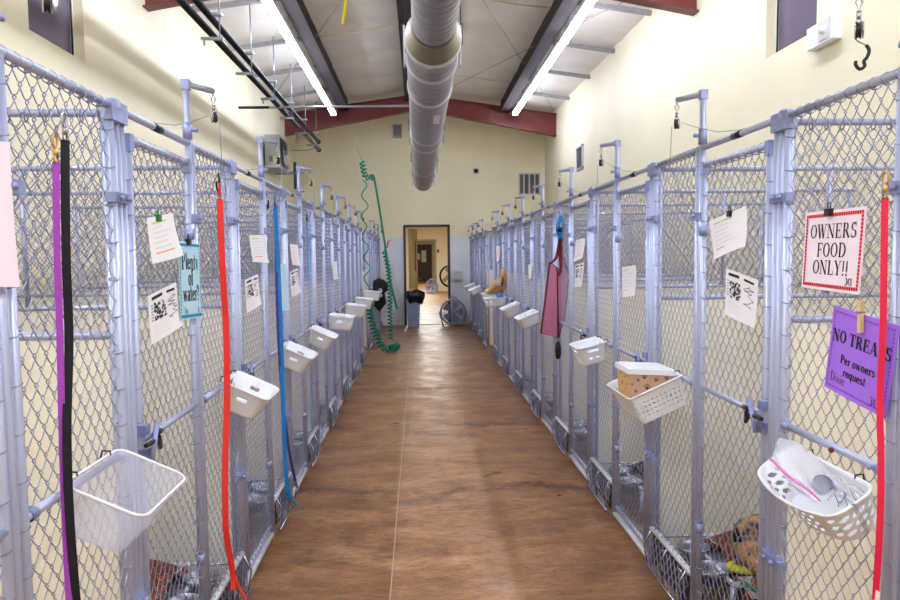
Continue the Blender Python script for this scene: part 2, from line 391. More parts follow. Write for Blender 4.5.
# fluorescent strips
for side, x, st in (('left', -1.62, ['on', 'on', 'dim']), ('right', 1.97, ['on', 'dim', 'on'])):
    y1 = 14.5; n = 6
    for k in range(n):
        a, c = y1 - 2.4 * (k + 1) + .02, y1 - 2.4 * k
        state = 'dim' if (k == 1 and side == 'right') or (k == 0 and side == 'left') else 'on'
        t = thing('fluorescent_light', 'fluorescent strip light, %s from the far end of the %s row%s' % (ORD[k].replace('nearest', 'first'), side, ', dimmer' if state == 'dim' else ''), 'strip light', (x, a, 4.3), '%s row of strip lights' % side)
        b = MB(); b.box((x - .05, a, 4.37), (x + .05, c, 4.43), 'fixture'); b.box((x - .03, a + .2, 4.43), (x + .03, a + .25, 4.58), 'fixture'); b.box((x - .03, c - .25, 4.43), (x + .03, c - .2, 4.58), 'fixture'); part(b, 'housing', t)
        m = 'tube_on' if state == 'on' else 'tube_dim'
        for dx in (-.028, .028):
            b = MB(); b.tube([(x + dx, a + .03, 4.345), (x + dx, c - .03, 4.345)], .017, m, 8); part(b, 'tube', t)
        b = MB(); b.box((x - .053, a, 4.32), (x + .053, a + .025, 4.44), 'fixture'); part(b, 'end_cap', t); b = MB(); b.box((x - .053, c - .025, 4.32), (x + .053, c, 4.44), 'fixture'); part(b, 'end_cap', t)
# conduits on the left
t = thing('conduit_run', 'pair of dark pipes hung on rods along the left of the ceiling', 'pipe', (-2.05, 4, 3.8))
for x, z, ye in ((-2.05, 3.96, 15.4), (-2.07, 3.82, 15.6)):
    b = MB(); b.tube([(x, 2, z), (x, ye - .1, z), (x, ye, z), (x, ye, z)], .036, 'conduit', 10); b.tube([(x, ye - .06, z), (x, ye + .02, z)], .05, 'conduit', 10); part(b, 'pipe', t)
for k, y in enumerate((6.2, 7.6, 9.0, 10.4, 11.8, 13.2, 14.6)):
    b = MB(); b.box((-2.17, y - .02, 3.755), (-1.95, y + .02, 3.78), 'strut'); b.tube([(-1.98, y, 3.76), (-1.98, y, eave(-1.98) - .03)], .008, 'strut', 5); b.box((-2.11, y - .03, 3.995), (-1.95, y + .03, 4.02), 'strut')
    if k % 2: b.tube([(-2.14, y, 3.77), (-2.14, y, 3.70)], .012, 'strut', 6)
    part(b, 'pipe_hanger', t)
b = MB(); b.tube([(-2.05, 15.4, 3.9), (-2.05, 15.4, 3.84), (-2.3, 15.5, 3.8), (-2.62, 15.5, 3.8)], .008, 'strut', 6); part(b, 'bracket', t)
b = MB(); b.tube([(WL, 11.1, 3.79), (.0, 11.1, 3.81)], .018, 'strut', 8); b.tube([(WL, 11.1, 3.79), (-2.2, 11.1, 3.793)], .021, 'conduit', 8)
single(b, 'cross_pipe', 'thin straight pipe running level from the left wall to the duct', 'pipe')

# ------------------------------------------------------------------ duct
t = thing('spiral_duct', 'large round spiral steel duct hanging along the ceiling centre', 'duct', (.12, 2, 2.98))
dc = Vector((.12, 0, 2.98))
b = MB(); prof = []
y = .8
while y < 4.58:
    prof += [(.137, y), (.137, y + .075), (.141, y + .08), (.141, y + .09)]; y += .095
b.lathe(prof, dc, (0, 1, 0), 'duct_steel', 40, False); part(b, 'small_duct', t)
b = MB(); b.lathe([(.137, 4.64), (.146, 4.65), (.146, 4.67), (.139, 4.68), (.187, 4.85), (.187, 4.87)], dc, (0, 1, 0), 'cone_steel', 40); part(b, 'reducer_cone', t)
b = MB(); prof = []
y = 4.87
while y < 13.9:
    prof += [(.180, y), (.180, y + .13), (.184, y + .135), (.184, y + .15)]; y += .155
b.lathe(prof, dc, (0, 1, 0), 'duct_steel', 40, False); part(b, 'large_duct', t)
for y in (4.9, 5.35, 6.2, 8.3, 8.9, 11.5, 13.3, 13.85):
    b = MB(); b.lathe([(.18, y), (.193, y + .005), (.193, y + .05), (.18, y + .055)], dc, (0, 1, 0), 'vent_frame', 40); part(b, 'joint_band', t)
for y in (5.12, 8.6, 11.3, 13.45):
    b = MB()
    for sx in (-1, 1):
        b.box((dc.x + sx * .195 - .006, y - .04, 2.85), (dc.x + sx * .195 + .006, y + .04, 3.12), 'vent_frame' if y < 6 else 'grey_steel')
        b.box((dc.x + sx * .205 - .006, y - .02, 3.0), (dc.x + sx * .205 + .006, y + .02, 3.14), 'dark_steel')
        b.tube([(dc.x + sx * .2, y, 3.1), (dc.x + sx * .16, y, eave(.12) - .03)], .004, 'dark_steel', 5)
    part(b, 'duct_hanger', t)
b = MB(); b.box((dc.x + .04, 6.6, 2.797), (dc.x + .1, 7.0, 2.80), 'paper'); part(b, 'duct_label', t)

# ------------------------------------------------------------------ chain link
WP, ZP = .0248, .064
def link_mesh(b, w, z0, z1, m='galvanised_wire', r=.00145, n=4, fr=None, ties=(1, 1, 1), pr=.019, s0=0):
    """woven diamonds in the plane u (0..w) / z ; fr maps (u, depth, z) to a point"""
    cols = max(2, round(w / WP)); cw = w / cols; rows = max(2, round((z1 - z0) / (ZP / 2))); rh = (z1 - z0) / rows; e = r * 1.3
    for i in range(cols):
        pts = []; d = .0045
        for j in range(rows + 1):
            right = (i + j) % 2; x = (i + 1) * cw + e if right else i * cw - e
            sg = 1 if right else -1; q = cw * .13
            z = z0 + rh * j
            if j > 0: pts.append(fr(x - sg * q, -sg * d * -1 if not right else d, z - rh * .1))
            pts.append(fr(x, 0, z))
            if j < rows: pts.append(fr(x - sg * q, -d if right else -d * -1 * 1, z + rh * .1))
        # depth: rising to the right in front, rising to the left behind
        b.tube(pts, r, m, n, caps=False)
    def ring(c, ax1, ax2, rr):
        b.tube([fr(*(c[0] + ax1[0] * math.cos(a) * rr + ax2[0] * math.sin(a) * rr, c[1] + ax1[1] * math.cos(a) * rr + ax2[1] * math.sin(a) * rr, c[2] + ax1[2] * math.cos(a) * rr + ax2[2] * math.sin(a) * rr)) for a in [2 * PI * k / 10 for k in range(10)]], r * 1.5, m, 4, closed=True)
    if ties[0]:
        for i in range(0, cols + 1, 2):
            ring((i * cw, 0, z1 + pr - .002), (.25, 1, 0), (0, 0, 1), pr + .0036)
    if ties[1]:
        for k in range(int((z1 - z0) / .1)):
            zz = z0 + .06 + .1 * k
            for uu in (-pr + .002, w + pr - .002): ring((uu, 0, zz), (1, 0, .25), (0, 1, 0), pr + .0036)
    if ties[2]:
        for i in range(0, cols + 1, 2): ring((i * cw, 0, z0 - pr + .002), (.25, 1, 0), (0, 0, 1), pr + .0036)
RT = .0112
ZTOP, ZGATE, ZMID = 1.945, 1.875, 1.0
GW = .608
def side_fr(nx): return lambda u, d, z: (nx * d, u, z)
def tubes(b, nx, segs, r=RT, m='galvanised'):
    for (d0, u0, z0, d1, u1, z1) in segs: b.tube([(nx * d0, u0, z0), (nx * d1, u1, z1)], r, m, 12)
def clampbox(b, nx, u0, u1, z, h=.035, d=.028, m='cast_clamp'):
    b.box((-abs(d) * 1, u0, z - h / 2), (abs(d), u1, z + h / 2), m)
DATA = {}
def front_parts(nx):
    """parts of a kennel front between y=0 (divider cluster) and y=1.216; the gate fills 0..0.608, the fixed panel .608..1.216"""
    P = {}
    hy = GW
    # divider cluster posts at 0
    for key, u, r in (('post_a', -.016, .008), ('post_b', .016, .008)):
        b = MB(); tubes(b, nx, [(0, u, 0, 0, u, ZTOP)], r); P[key] = ('divider_post', b)
    b = MB(); b.box((-.0155, -.074, ZTOP - .04), (.0155, .028, ZTOP + .014), 'cast_clamp'); 
    b.lathe([(.02, -.02), (.02, 0), (.012, .008), (0, .01)], (0, -.03, ZTOP + .014), (0, 0, 1), 'cast_clamp', 12); P['cap'] = ('corner_fitting', b)
    for zz in (1.70, .55):
        b = MB(); b.box((-.014, -.078, zz - .013), (.016, .03, zz + .013), 'cast_clamp')
        for u in (-.045, .0): b.lathe([(.008, 0), (.008, .008), (0, .009)], (nx * .018, u, zz), (nx, 0, 0), 'cast_clamp', 10)
        P['clamp%d' % int(zz * 100)] = ('panel_clamp', b)
    # header over gate, threshold under gate
    b = MB(); tubes(b, nx, [(0, .02, ZTOP, 0, hy, ZTOP)]); b.tube([(0, .26, ZTOP), (0, .33, ZTOP)], .0125, 'dark_steel', 12); P['header'] = ('header_rail', b)
    b = MB(); tubes(b, nx, [(.0, .0, .03, 0, hy, .03)], .016, 'pale_rail'); P['threshold'] = ('threshold_rail', b)
    # hook pole
    b = MB(); tubes(b, nx, [(0, hy, 0, 0, hy, 2.165)], .0122); P['pole'] = ('pulley_pole', b)
    b = MB(); b.box((-.0145, hy - .0145, 2.135), (.0145, hy + .0145, 2.17), 'cast_clamp'); tubes(b, nx, [(0, hy, 2.155, .065, hy + .11, 2.155)], .011, 'galvanised'); P['arm'] = ('pulley_arm', b)
    b = MB(); b.lathe([(.0125, 0), (.0165, .0), (.0165, .06), (.0125, .06)], (0, hy, ZTOP + .015), (0, 0, 1), 'cast_clamp', 14)
    b.lathe([(.008, 0), (.008, .018), (0, .02)], (nx * .018, hy, ZTOP + .05), (nx, 0, 0), 'cast_clamp', 10); P['collar'] = ('pole_collar', b)
    b = MB(); b.box((-.016, hy - .018, 1.666), (.019, hy + .08, 1.694), 'cast_clamp'); b.lathe([(.008, 0), (.008, .008), (0, .009)], (nx * .019, hy + .03, 1.68), (nx, 0, 0), 'cast_clamp', 10); P['hingeclamp'] = ('hinge_clamp', b)
    # fixed panel
    u0, u1 = hy + .038, 2 * hy - .058
    b = MB(); tubes(b, nx, [(0, u0, .02, 0, u0, ZTOP), (0, u1, .02, 0, u1, ZTOP), (0, hy + .02, ZTOP, 0, 2 * hy - .06, ZTOP)]); P['panel_frame'] = ('panel_frame', b)
    b = MB(); tubes(b, nx, [(0, u0, ZMID, 0, u1, ZMID)], .0105); b.lathe([(.014, 0), (.014, .026), (.010, .03)], (nx * .002, u0 + .014, ZMID), (0, 1, 0), 'cast_clamp', 10); b.lathe([(.010, 0), (.014, .004), (.014, .03)], (nx * .002, u1 - .048, ZMID), (0, 1, 0), 'cast_clamp', 10); P['panel_rail'] = ('middle_rail', b)
    b = MB(); fr = lambda u, d, z: (nx * (d - .004), u + u0 + RT, z)
    link_mesh(b, u1 - u0 - 2 * RT, .22, ZTOP - RT, fr=fr, pr=RT); P['panel_mesh'] = ('chain_link', b)
    b = MB(); b.tube([(nx * .004, u0, .20), (nx * .004, u1, .20)], .014, 'pale_rail', 10)
    P['feeder_rail'] = ('feeder_rail', b)
    b = MB(); b.box((-.006, u0 + .015, .03), (.0, u1 - .015, .19), 'feeder_dark')
    for q in (.13, .33): b.lathe([(.05, 0), (.058, .006), (.05, .01), (.046, .004), (.05, 0)], (nx * .001, u0 + q, .11), (nx, 0, 0), 'chrome', 18)
    P['feeder'] = ('feeder_plate', b)
    # feeder flap that leans out below the rail
    b = MB(); link_mesh(b, u1 - u0 - 2 * RT, .03, .185, fr=lambda u, d, z: (nx * (d + .012 + (.185 - z) * .14), u + u0 + RT, z), ties=(0, 0, 0), r=.002)
    for u in (u0 + .03, (u0 + u1) / 2, u1 - .03):
        b.tube([(nx * .02, u, .2), (nx * .045, u + .03, .12), (nx * .036, u, .04)], .004, 'chrome', 5)
    b.tube([(nx * .036, u0 + .01, .028), (nx * .036, u1 - .01, .028)], .007, 'chrome', 6); P['flap'] = ('feeder_flap', b)
    return P
def gate_parts(nx):
    P = {}; u0, u1 = .056, GW - .027
    b = MB(); tubes(b, nx, [(0, u0, .075, 0, u0, ZGATE), (0, u1, .075, 0, u1, ZGATE), (0, u0 - .01, ZGATE, 0, u1 + .01, ZGATE), (0, u0, .08, 0, u1, .08)], .0112)
    for u in (u0, u1): b.box((-.0135, u - .0135, ZGATE - .036), (.0135, u + .0135, ZGATE + .0125), 'cast_clamp')
    P['frame'] = ('gate_frame', b)
    b = MB(); tubes(b, nx, [(0, u0, ZMID, 0, u1, ZMID)], .0105); P['rail'] = ('middle_rail', b)
    b = MB(); link_mesh(b, u1 - u0 - 2 * RT, .10, ZGATE - RT, fr=lambda u, d, z: (nx * (d - .004), u + u0 + RT, z), pr=.0112); P['mesh'] = ('chain_link', b)
    b = MB(); zz = ZMID
    b.tube([(nx * .0, u0 + .12, zz), (nx * .03, u0 + .085, zz + .012), (nx * .035, u0 + .02, zz + .015)], .009, 'dark_steel', 8)
    b.box((-.018, u0 - .02, zz + .02), (.024, u0 + .016, zz + .05), 'cast_clamp'); b.box((-.018, u0 - .02, zz - .055), (.026, u0 + .018, zz - .02), 'cast_clamp')
    b.tube([(nx * .035, u0 - .05, zz + .0), (nx * .048, u0 + .005, zz + .005), (nx * .04, u0 + .05, zz - .03), (nx * .03, u0 + .07, zz + .0)], .007, 'dark_steel', 8)
    b.tube([(nx * .04, u0 + .03, zz + .05), (nx * .045, u0 - .01, zz + .0), (nx * .04, u0 - .02, zz - .05)], .008, 'cast_clamp', 8)
    P['latch'] = ('fork_latch', b)
    for zz in (1.6, .4):
        b = MB(); b.lathe([(.013, 0), (.017, .001), (.017, .04), (.013, .041)], (0, u1, zz), (0, 0, 1), 'cast_clamp', 12); b.box((-.012, u1, zz + .005), (.012, u1 + .03, zz + .04), 'cast_clamp'); P['hinge%d' % int(zz * 10)] = ('hinge', b)
    return P
def partition_parts(nx, w):
    P = {}
    b = MB()
    for (x0, z0, x1, z1) in ((.03, ZTOP - .01, w, ZTOP - .01), (.03, 1.32, w, 1.32), (.04, .05, .04, ZTOP - .02), (w * .5, 1.32, w * .5, ZTOP - .02), (w - .03, .05, w - .03, ZTOP - .02)):
        b.tube([(-nx * x0, 0, z0), (-nx * x1, 0, z1)], .0115, 'galvanised', 8)
    P['frame'] = ('partition_frame', b)
    b = MB(); b.box((min(-nx * .05, -nx * (w - .04)), -.006, .06), (max(-nx * .05, -nx * (w - .04)), .006, 1.305), 'barrier_cream'); P['board'] = ('solid_board', b)
    b = MB(); link_mesh(b, w - .1, 1.34, ZTOP - .03, fr=lambda u, d, z: (-nx * (u + .05), d, z), ties=(1, 0, 0), pr=.015); P['mesh'] = ('chain_link', b)
    return P
UNDER = {'arm': 'pole', 'collar': 'pole', 'panel_rail': 'panel_frame', 'panel_mesh': 'panel_frame', 'feeder_rail': 'panel_frame', 'flap': 'panel_frame', 'feeder': 'panel_frame', 'rail': 'frame', 'mesh': 'frame', 'board': 'frame', 'hinge16': 'frame', 'hinge4': 'frame', 'wheel': 'case'}
def instance(P, cache, parent):
    made = {}
    for k, (name, b) in P.items():
        if (cache, k) not in DATA: DATA[(cache, k)] = b.data(name)
        made[k] = obj(name, DATA[(cache, k)], made.get(UNDER.get(k), parent))
def pulley_data(nx):
    b = {}
    m = MB(); c = (nx * .065, .11, 2.06)
    m.tube([(c[0], c[1], 2.145), (c[0] + .008, c[1], 2.125), (c[0], c[1], 2.105), (c[0] - .008, c[1], 2.125)], .003, 'chrome', 5, closed=True)
    m.tube([(c[0], c[1], 2.105), (c[0], c[1], 2.085)], .006, 'chrome', 6)
    ax = Vector((1, .55, 0)).normalized() if nx > 0 else Vector((1, -.55, 0)).normalized()
    for s in (-1, 1): m.lathe([(0, 0), (.02, 0), (.02, .003), (0, .003)], Vector(c) + ax * (.008 * s), ax, 'chrome', 16)
    b['case'] = ('pulley_case', m)
    m = MB(); m.lathe([(0, -.006), (.022, -.006), (.017, 0), (.022, .006), (0, .006)], c, ax, 'dark_steel', 16); b['wheel'] = ('pulley_wheel', m)
    m = MB(); P0 = Vector((c[0] - nx * .02, c[1], 2.065))
    far = Vector((-nx * .02, -.45, 1.955)); mid = (P0 + far) / 2 + Vector((0, 0, -.03))
    m.tube([P0, P0.lerp(mid, .5) + Vector((0, 0, -.004)), mid, mid.lerp(far, .5) + Vector((0, 0, -.006)), far], .0014, 'wire_grey', 4)
    m.tube([(c[0] + nx * .02, c[1], 2.05), (c[0] + nx * .016, c[1] + .03, 1.9), (nx * .02, c[1] + .05, 1.76)], .0014, 'wire_grey', 4)
    b['cable'] = ('cable', m)
    return b
def ordk(k, n=None): return ORD[k]
LC = [2.055 + 1.216 * k for k in range(-1, 7)]; RC = [2.22 + 1.216 * k for k in range(-1, 7)]
LC2 = [11.9 + 1.216 * k for k in range(3)]; RC2 = [11.9 + 1.216 * k for k in range(3)]
for side, X, nx, rows, WX in (('left', XL, 1, (LC, LC2), WL), ('right', XR, -1, (RC, RC2), WR)):
    fp, gp, pp, pu = front_parts(nx), gate_parts(nx), partition_parts(nx, abs(WX - X)), pulley_data(nx)
    for ri, row in enumerate(rows):
        where = ('%s row' % side) if ri == 0 else ('%s row beyond the gap' % side)
        for k, y in enumerate(row):
            g = 'kennel fences'
            t = thing('kennel_fence', 'chain-link kennel fence with pulley pole, %s in the %s' % (ordk(k), where), 'kennel front', (X, y, 0), g); instance(fp, 'front' + side, t)
            t = thing('kennel_gate', 'narrow chain-link gate with fork latch, %s in the %s' % (ordk(k), where), 'gate', (X, y, 0), 'kennel gates'); instance(gp, 'gate' + side, t)
            if not (k == 0 and ri == 0):
                t = thing('kennel_partition', 'kennel partition with cream lower board before the %s kennel of the %s' % (ordk(k), where), 'partition', (X, y, 0), 'kennel partitions'); instance(pp, 'part' + side, t)
            t = thing('cable_pulley', 'steel pulley on the pole of the %s kennel of the %s' % (ordk(k), where), 'pulley', (X, y + GW, 0), 'pulleys on the poles'); instance({q: w for q, w in pu.items() if not (k == 0 and ri == 0 and q == 'cable')}, 'pulley' + side, t)
        ye = row[-1] + 1.216
        t = thing('kennel_partition', 'kennel partition closing the far end of the %s' % where, 'partition', (X, ye, 0), 'kennel partitions'); instance(pp, 'part' + side, t)
        t = thing('end_post', 'end posts closing the far end of the %s' % where, 'post', (X, ye, 0), 'end posts')
        for kk in ('post_a', 'post_b', 'cap'): obj(fp[kk][0], DATA[('front' + side, kk)], t)

# ------------------------------------------------------------------ lettering
TK, TN = .17, .055
def A(cx, cy, rx, ry, a0, a1): return ('a', cx, cy, rx, ry, a0, a1)
def Lq(x0, y0, x1, y1, w=TK): return ('l', x0, y0, x1, y1, w)
def sf(x, y, h=.14): return Lq(x - h, y, x + h, y, TN)
GL = {
 'O': (.84, [A(.42, .5, .30, .47, 0, 360)]), 'W': (1.08, [Lq(.12, 1, .34, 0), Lq(.34, 0, .54, 1, TN), Lq(.50, 1, .72, 0), Lq(.72, 0, .95, 1, TN), sf(.12, .97), sf(.5, .97, .1), sf(.95, .97, .1)]),
 'N': (.88, [Lq(.16, 0, .16, 1, TN), Lq(.16, 1, .72, 0), Lq(.72, 0, .72, 1, TN), sf(.16, .03), sf(.12, .97, .1), sf(.72, .97)]),
 'E': (.76, [Lq(.2, 0, .2, 1), Lq(.08, .97, .64, .97, TN), Lq(.2, .51, .5, .51, TN), Lq(.08, .03, .66, .03, TN), Lq(.63, .76, .63, 1, TN), Lq(.66, 0, .66, .25, TN), Lq(.5, .4, .5, .62, TN)]),
 'F': (.7, [Lq(.2, 0, .2, 1), Lq(.08, .97, .64, .97, TN), Lq(.2, .51, .5, .51, TN), sf(.2, .03, .15), Lq(.63, .74, .63, 1, TN), Lq(.5, .4, .5, .62, TN)]),
 'R': (.84, [Lq(.2, 0, .2, 1), Lq(.08, .97, .36, .97, TN), Lq(.2, .5, .38, .5, TN), A(.36, .735, .2, .235, -90, 90), Lq(.4, .5, .7, 0), sf(.2, .03, .14), sf(.74, .03, .07)]),
 'P': (.74, [Lq(.2, 0, .2, 1), Lq(.08, .97, .38, .97, TN), Lq(.2, .46, .38, .46, TN), A(.38, .715, .2, .25, -90, 90), sf(.2, .03, .15)]),
 'D': (.86, [Lq(.2, 0, .2, 1), Lq(.08, .97, .36, .97, TN), Lq(.08, .03, .36, .03, TN), A(.34, .5, .38, .47, -90, 90)]),
 'S': (.64, [A(.33, .73, .19, .24, 35, 270), A(.32, .25, .21, .24, -150, 92), Lq(.52, .74, .52, 1, TN), Lq(.1, 0, .1, .28, TN)]),
 'L': (.72, [Lq(.2, 0, .2, 1), sf(.2, .97, .14), Lq(.08, .03, .62, .03, TN), Lq(.63, 0, .63, .28, TN)]),
 'Y': (.8, [Lq(.14, 1, .4, .45), Lq(.66, 1, .42, .45, TN), Lq(.4, 0, .4, .48), sf(.14, .97, .12), sf(.66, .97, .1), sf(.4, .03, .14)]),
 '!': (.36, [Lq(.18, .28, .18, 1, .13), Lq(.18, 0, .18, .14, .15)]),
 'T': (.78, [Lq(.39, 0, .39, 1), Lq(.06, .97, .72, .97, TN), Lq(.07, .74, .07, 1, TN), Lq(.71, .74, .71, 1, TN), sf(.39, .03, .15)]),
 'A': (.86, [Lq(.14, 0, .42, 1, TN), Lq(.42, 1, .7, 0), Lq(.24, .33, .6, .33, TN), sf(.14, .03, .1), sf(.7, .03, .14)]),
 'e': (.56, [A(.27, .32, .19, .3, 10, 330), Lq(.08, .36, .46, .36, TN)]), 'r': (.48, [Lq(.16, 0, .16, .64, .14), A(.3, .45, .15, .18, 30, 180), sf(.16, .03, .12)]),
 'o': (.6, [A(.29, .32, .21, .3, 0, 360)]), 'w': (.84, [Lq(.1, .64, .26, 0, .14), Lq(.26, 0, .4, .64, TN), Lq(.4, .64, .56, 0, .14), Lq(.56, 0, .72, .64, TN), sf(.1, .62, .08), sf(.72, .62, .08)]),
 'n': (.66, [Lq(.14, 0, .14, .64, .14), A(.32, .4, .18, .22, 0, 180), Lq(.5, 0, .5, .42, .14), sf(.14, .03, .1), sf(.5, .03, .1)]),
 's': (.5, [A(.24, .47, .13, .15, 30, 270), A(.24, .17, .15, .15, -150, 92)]), 'q': (.64, [A(.27, .32, .19, .3, 0, 360), Lq(.48, -.25, .48, .64, .14), sf(.48, -.25, .1)]),
 'u': (.66, [Lq(.14, .2, .14, .64, .14), A(.32, .22, .18, .2, 180, 360), Lq(.5, 0, .5, .64, .14)]), 't': (.42, [Lq(.18, .1, .18, .88, .13), Lq(.04, .62, .36, .62, TN), A(.28, .12, .1, .1, 180, 300)]),
 'l': (.32, [Lq(.16, 0, .16, 1, .14), sf(.16, .03, .1), sf(.12, .97, .06)]), 'y': (.6, [Lq(.1, .64, .3, .02, .13), Lq(.5, .64, .22, -.26, TN), sf(.1, .62, .08), sf(.5, .62, .08)]),
 'f': (.42, [Lq(.16, 0, .16, .8, .14), A(.28, .8, .12, .17, 30, 180), Lq(.02, .62, .32, .62, TN), sf(.16, .03, .1)]), 'a': (.56, [A(.24, .2, .16, .18, 0, 360), Lq(.42, 0, .42, .46, .13), A(.27, .46, .15, .16, 0, 150)]),
 'i': (.3, [Lq(.14, 0, .14, .6, .1), Lq(.14, .78, .14, .9, .1)]), 'x': (.5, [Lq(.06, .6, .42, 0, .1), Lq(.42, .6, .06, 0, .08)]),
 '?': (.5, [A(.23, .78, .16, .19, -80, 200), Lq(.25, .26, .25, .6, .1), Lq(.25, 0, .25, .12, .12)]),
 '3': (.55, [A(.25, .74, .19, .22, -90, 150), A(.25, .27, .22, .25, -150, 90)]), '4': (.55, [Lq(.38, 0, .38, 1, .09), Lq(.38, 1, .06, .35, .08), Lq(.06, .35, .5, .35, .08)]), ' ': (.34, [])}
class Sheet:
    """a sheet laid between four corner points; u right, v down, both 0..1"""
    def __init__(s, c, nrm, curl=.0, m='paper'):
        s.c = [Vector(p) for p in c]; s.n = Vector(nrm); s.curl = curl; s.w = ((s.c[1] - s.c[0]).length + (s.c[2] - s.c[3]).length) / 2; s.h = ((s.c[3] - s.c[0]).length + (s.c[2] - s.c[1]).length) / 2
    def p(s, u, v, d=0):
        a = s.c[0].lerp(s.c[1], u); b = s.c[3].lerp(s.c[2], u)
        return a.lerp(b, v) + s.n * (d + s.curl * (v ** 2) * (.4 + .6 * u) + s.curl * .4 * math.sin(u * PI) * v)
    def build(s, parent, name, m):
        b = MB(); b.grid(lambda u, v: s.p(u, 1 - v, 0), 8, 10, m); b.grid(lambda u, v: s.p(1 - u, 1 - v, -.0006), 8, 10, m); return part(b, name, parent)
    def rib(s, b, u0, v0, u1, v1, w, m):
        """flat stroke, width w in metres"""
        dx, dy = (u1 - u0) * s.w, (v1 - v0) * s.h; L = math.hypot(dx, dy) or 1; ex, ey = -dy / L * w / 2 / s.w, dx / L * w / 2 / s.h
        n = max(1, int(L / .03))
        for i in range(n):
            a, c = i / n, (i + 1) / n; ua, va, uc, vc = u0 + (u1 - u0) * a, v0 + (v1 - v0) * a, u0 + (u1 - u0) * c, v0 + (v1 - v0) * c
            b.poly([s.p(ua + ex, va + ey, .0012), s.p(ua - ex, va - ey, .0012), s.p(uc - ex, vc - ey, .0012), s.p(uc + ex, vc + ey, .0012)], m)
    def text(s, b, txt, uc, vb, size, m, stretch=1.0, k=1.0, slope=0, left=False):
        """cap height size (metres); vb baseline"""
        adv = sum(GL[c][0] for c in txt) * size * stretch; x = uc * s.w - (0 if left else adv / 2)
        for c in txt:
            wd, st = GL[c]
            for q in st:
                if q[0] == 'l': segs = [((q[1], q[2]), (q[3], q[4]), q[5] * k)]
                else:
                    _, cx, cy, rx, ry, a0, a1 = q; n = max(4, int(abs(a1 - a0) / 20)); pr = None; segs = []
                    for i in range(n + 1):
                        a = math.radians(a0 + (a1 - a0) * i / n); pt = (cx + rx * math.cos(a), cy + ry * math.sin(a)); wdt = (TN + (TK - TN) * abs(math.cos(a)) ** 1.3) * k
                        if pr: segs.append((pr[0], pt, (pr[1] + wdt) / 2))
                        pr = (pt, wdt)
                for (p0, p1, w) in segs:
                    X0, X1 = x + p0[0] * size * stretch, x + p1[0] * size * stretch
                    Y0_, Y1_ = vb * s.h - p0[1] * size + slope * (X0), vb * s.h - p1[1] * size + slope * (X1)
                    s.rib(b, X0 / s.w, Y0_ / s.h, X1 / s.w, Y1_ / s.h, w * size, m)
            x += wd * size * stretch
def side_sheet(side, px, off=.02):
    X = (XL + off) if side == 'left' else (XR - off)
    return [on_x(x, y, X) for x, y in px]
def clip(parent, p, side, m='black_plastic', name='binder_clip'):
    b = MB(); nx = 1 if side == 'left' else -1; p = Vector(p)
    b.box((p.x - .008, p.y - .010, p.z - .016), (p.x + .008, p.y + .010, p.z + .004), m); b.tube([p + Vector((0, -.006, .003)), p + Vector((0, -.006, .02)), p + Vector((0, .006, .02)), p + Vector((0, .006, .003))], .0014, 'dark_steel' if m == 'black_plastic' else m, 5)
    part(b, name, parent)
def note(side, px, label, style='note', m='paper', curl=.012, pin=None, off=.02):
    c = side_sheet(side, px, off); nx = 1 if side == 'left' else -1
    t = thing('paper_note' if style != 'card' else 'kennel_card', label, 'paper', (c[0] + c[1]) / 2, 'papers on the kennels')
    s = Sheet(c, (nx, 0, 0), curl); s.build(t, 'paper', m); b = MB(); rnd = random.Random(int(px[0][0]))
    if style == 'note':
        for i in range(7):
            v = .14 + i * .11; mm = ['hi_green', 'ink_soft', 'ink_soft', 'ink_soft', 'ink_soft', 'ink_soft', 'hi_orange'][i]
            s.rib(b, .12, v, .12 + rnd.uniform(.3, .7), v - .02, .004, mm)
    elif style == 'card':
        s.rib(b, .1, .1, .45, .09, .010, 'ink'); s.rib(b, .6, .1, .9, .12, .008, 'ink')
        for i in range(60):                                    # small grainy portrait
            u, v = .14 + rnd.random() * .34, .22 + rnd.random() * .36; s.rib(b, u, v, u + .05, v + rnd.uniform(-.02, .02), .006, rnd.choice(['ink', 'ink_grey', 'ink']))
        for i in range(6): s.rib(b, .06, .24 + i * .06, .12, .24 + i * .06, .003, 'ink_grey')
        u, v = .6, .3
        for i in range(14):
            u2, v2 = .58 + rnd.random() * .34, .22 + i * .035; s.rib(b, u, v, u2, v2, .0025, 'ink_grey'); u, v = u2, v2
        for i in range(4): s.rib(b, .1, .7 + i * .06, .6, .7 + i * .06, .002, 'ink_soft')
    if b.v: part(b, 'writing', t)
    if pin: clip(t, s.p(pin[0], 0, .004), side, pin[1], 'pin' if pin[1] == 'pin_green' else 'binder_clip')
    return t

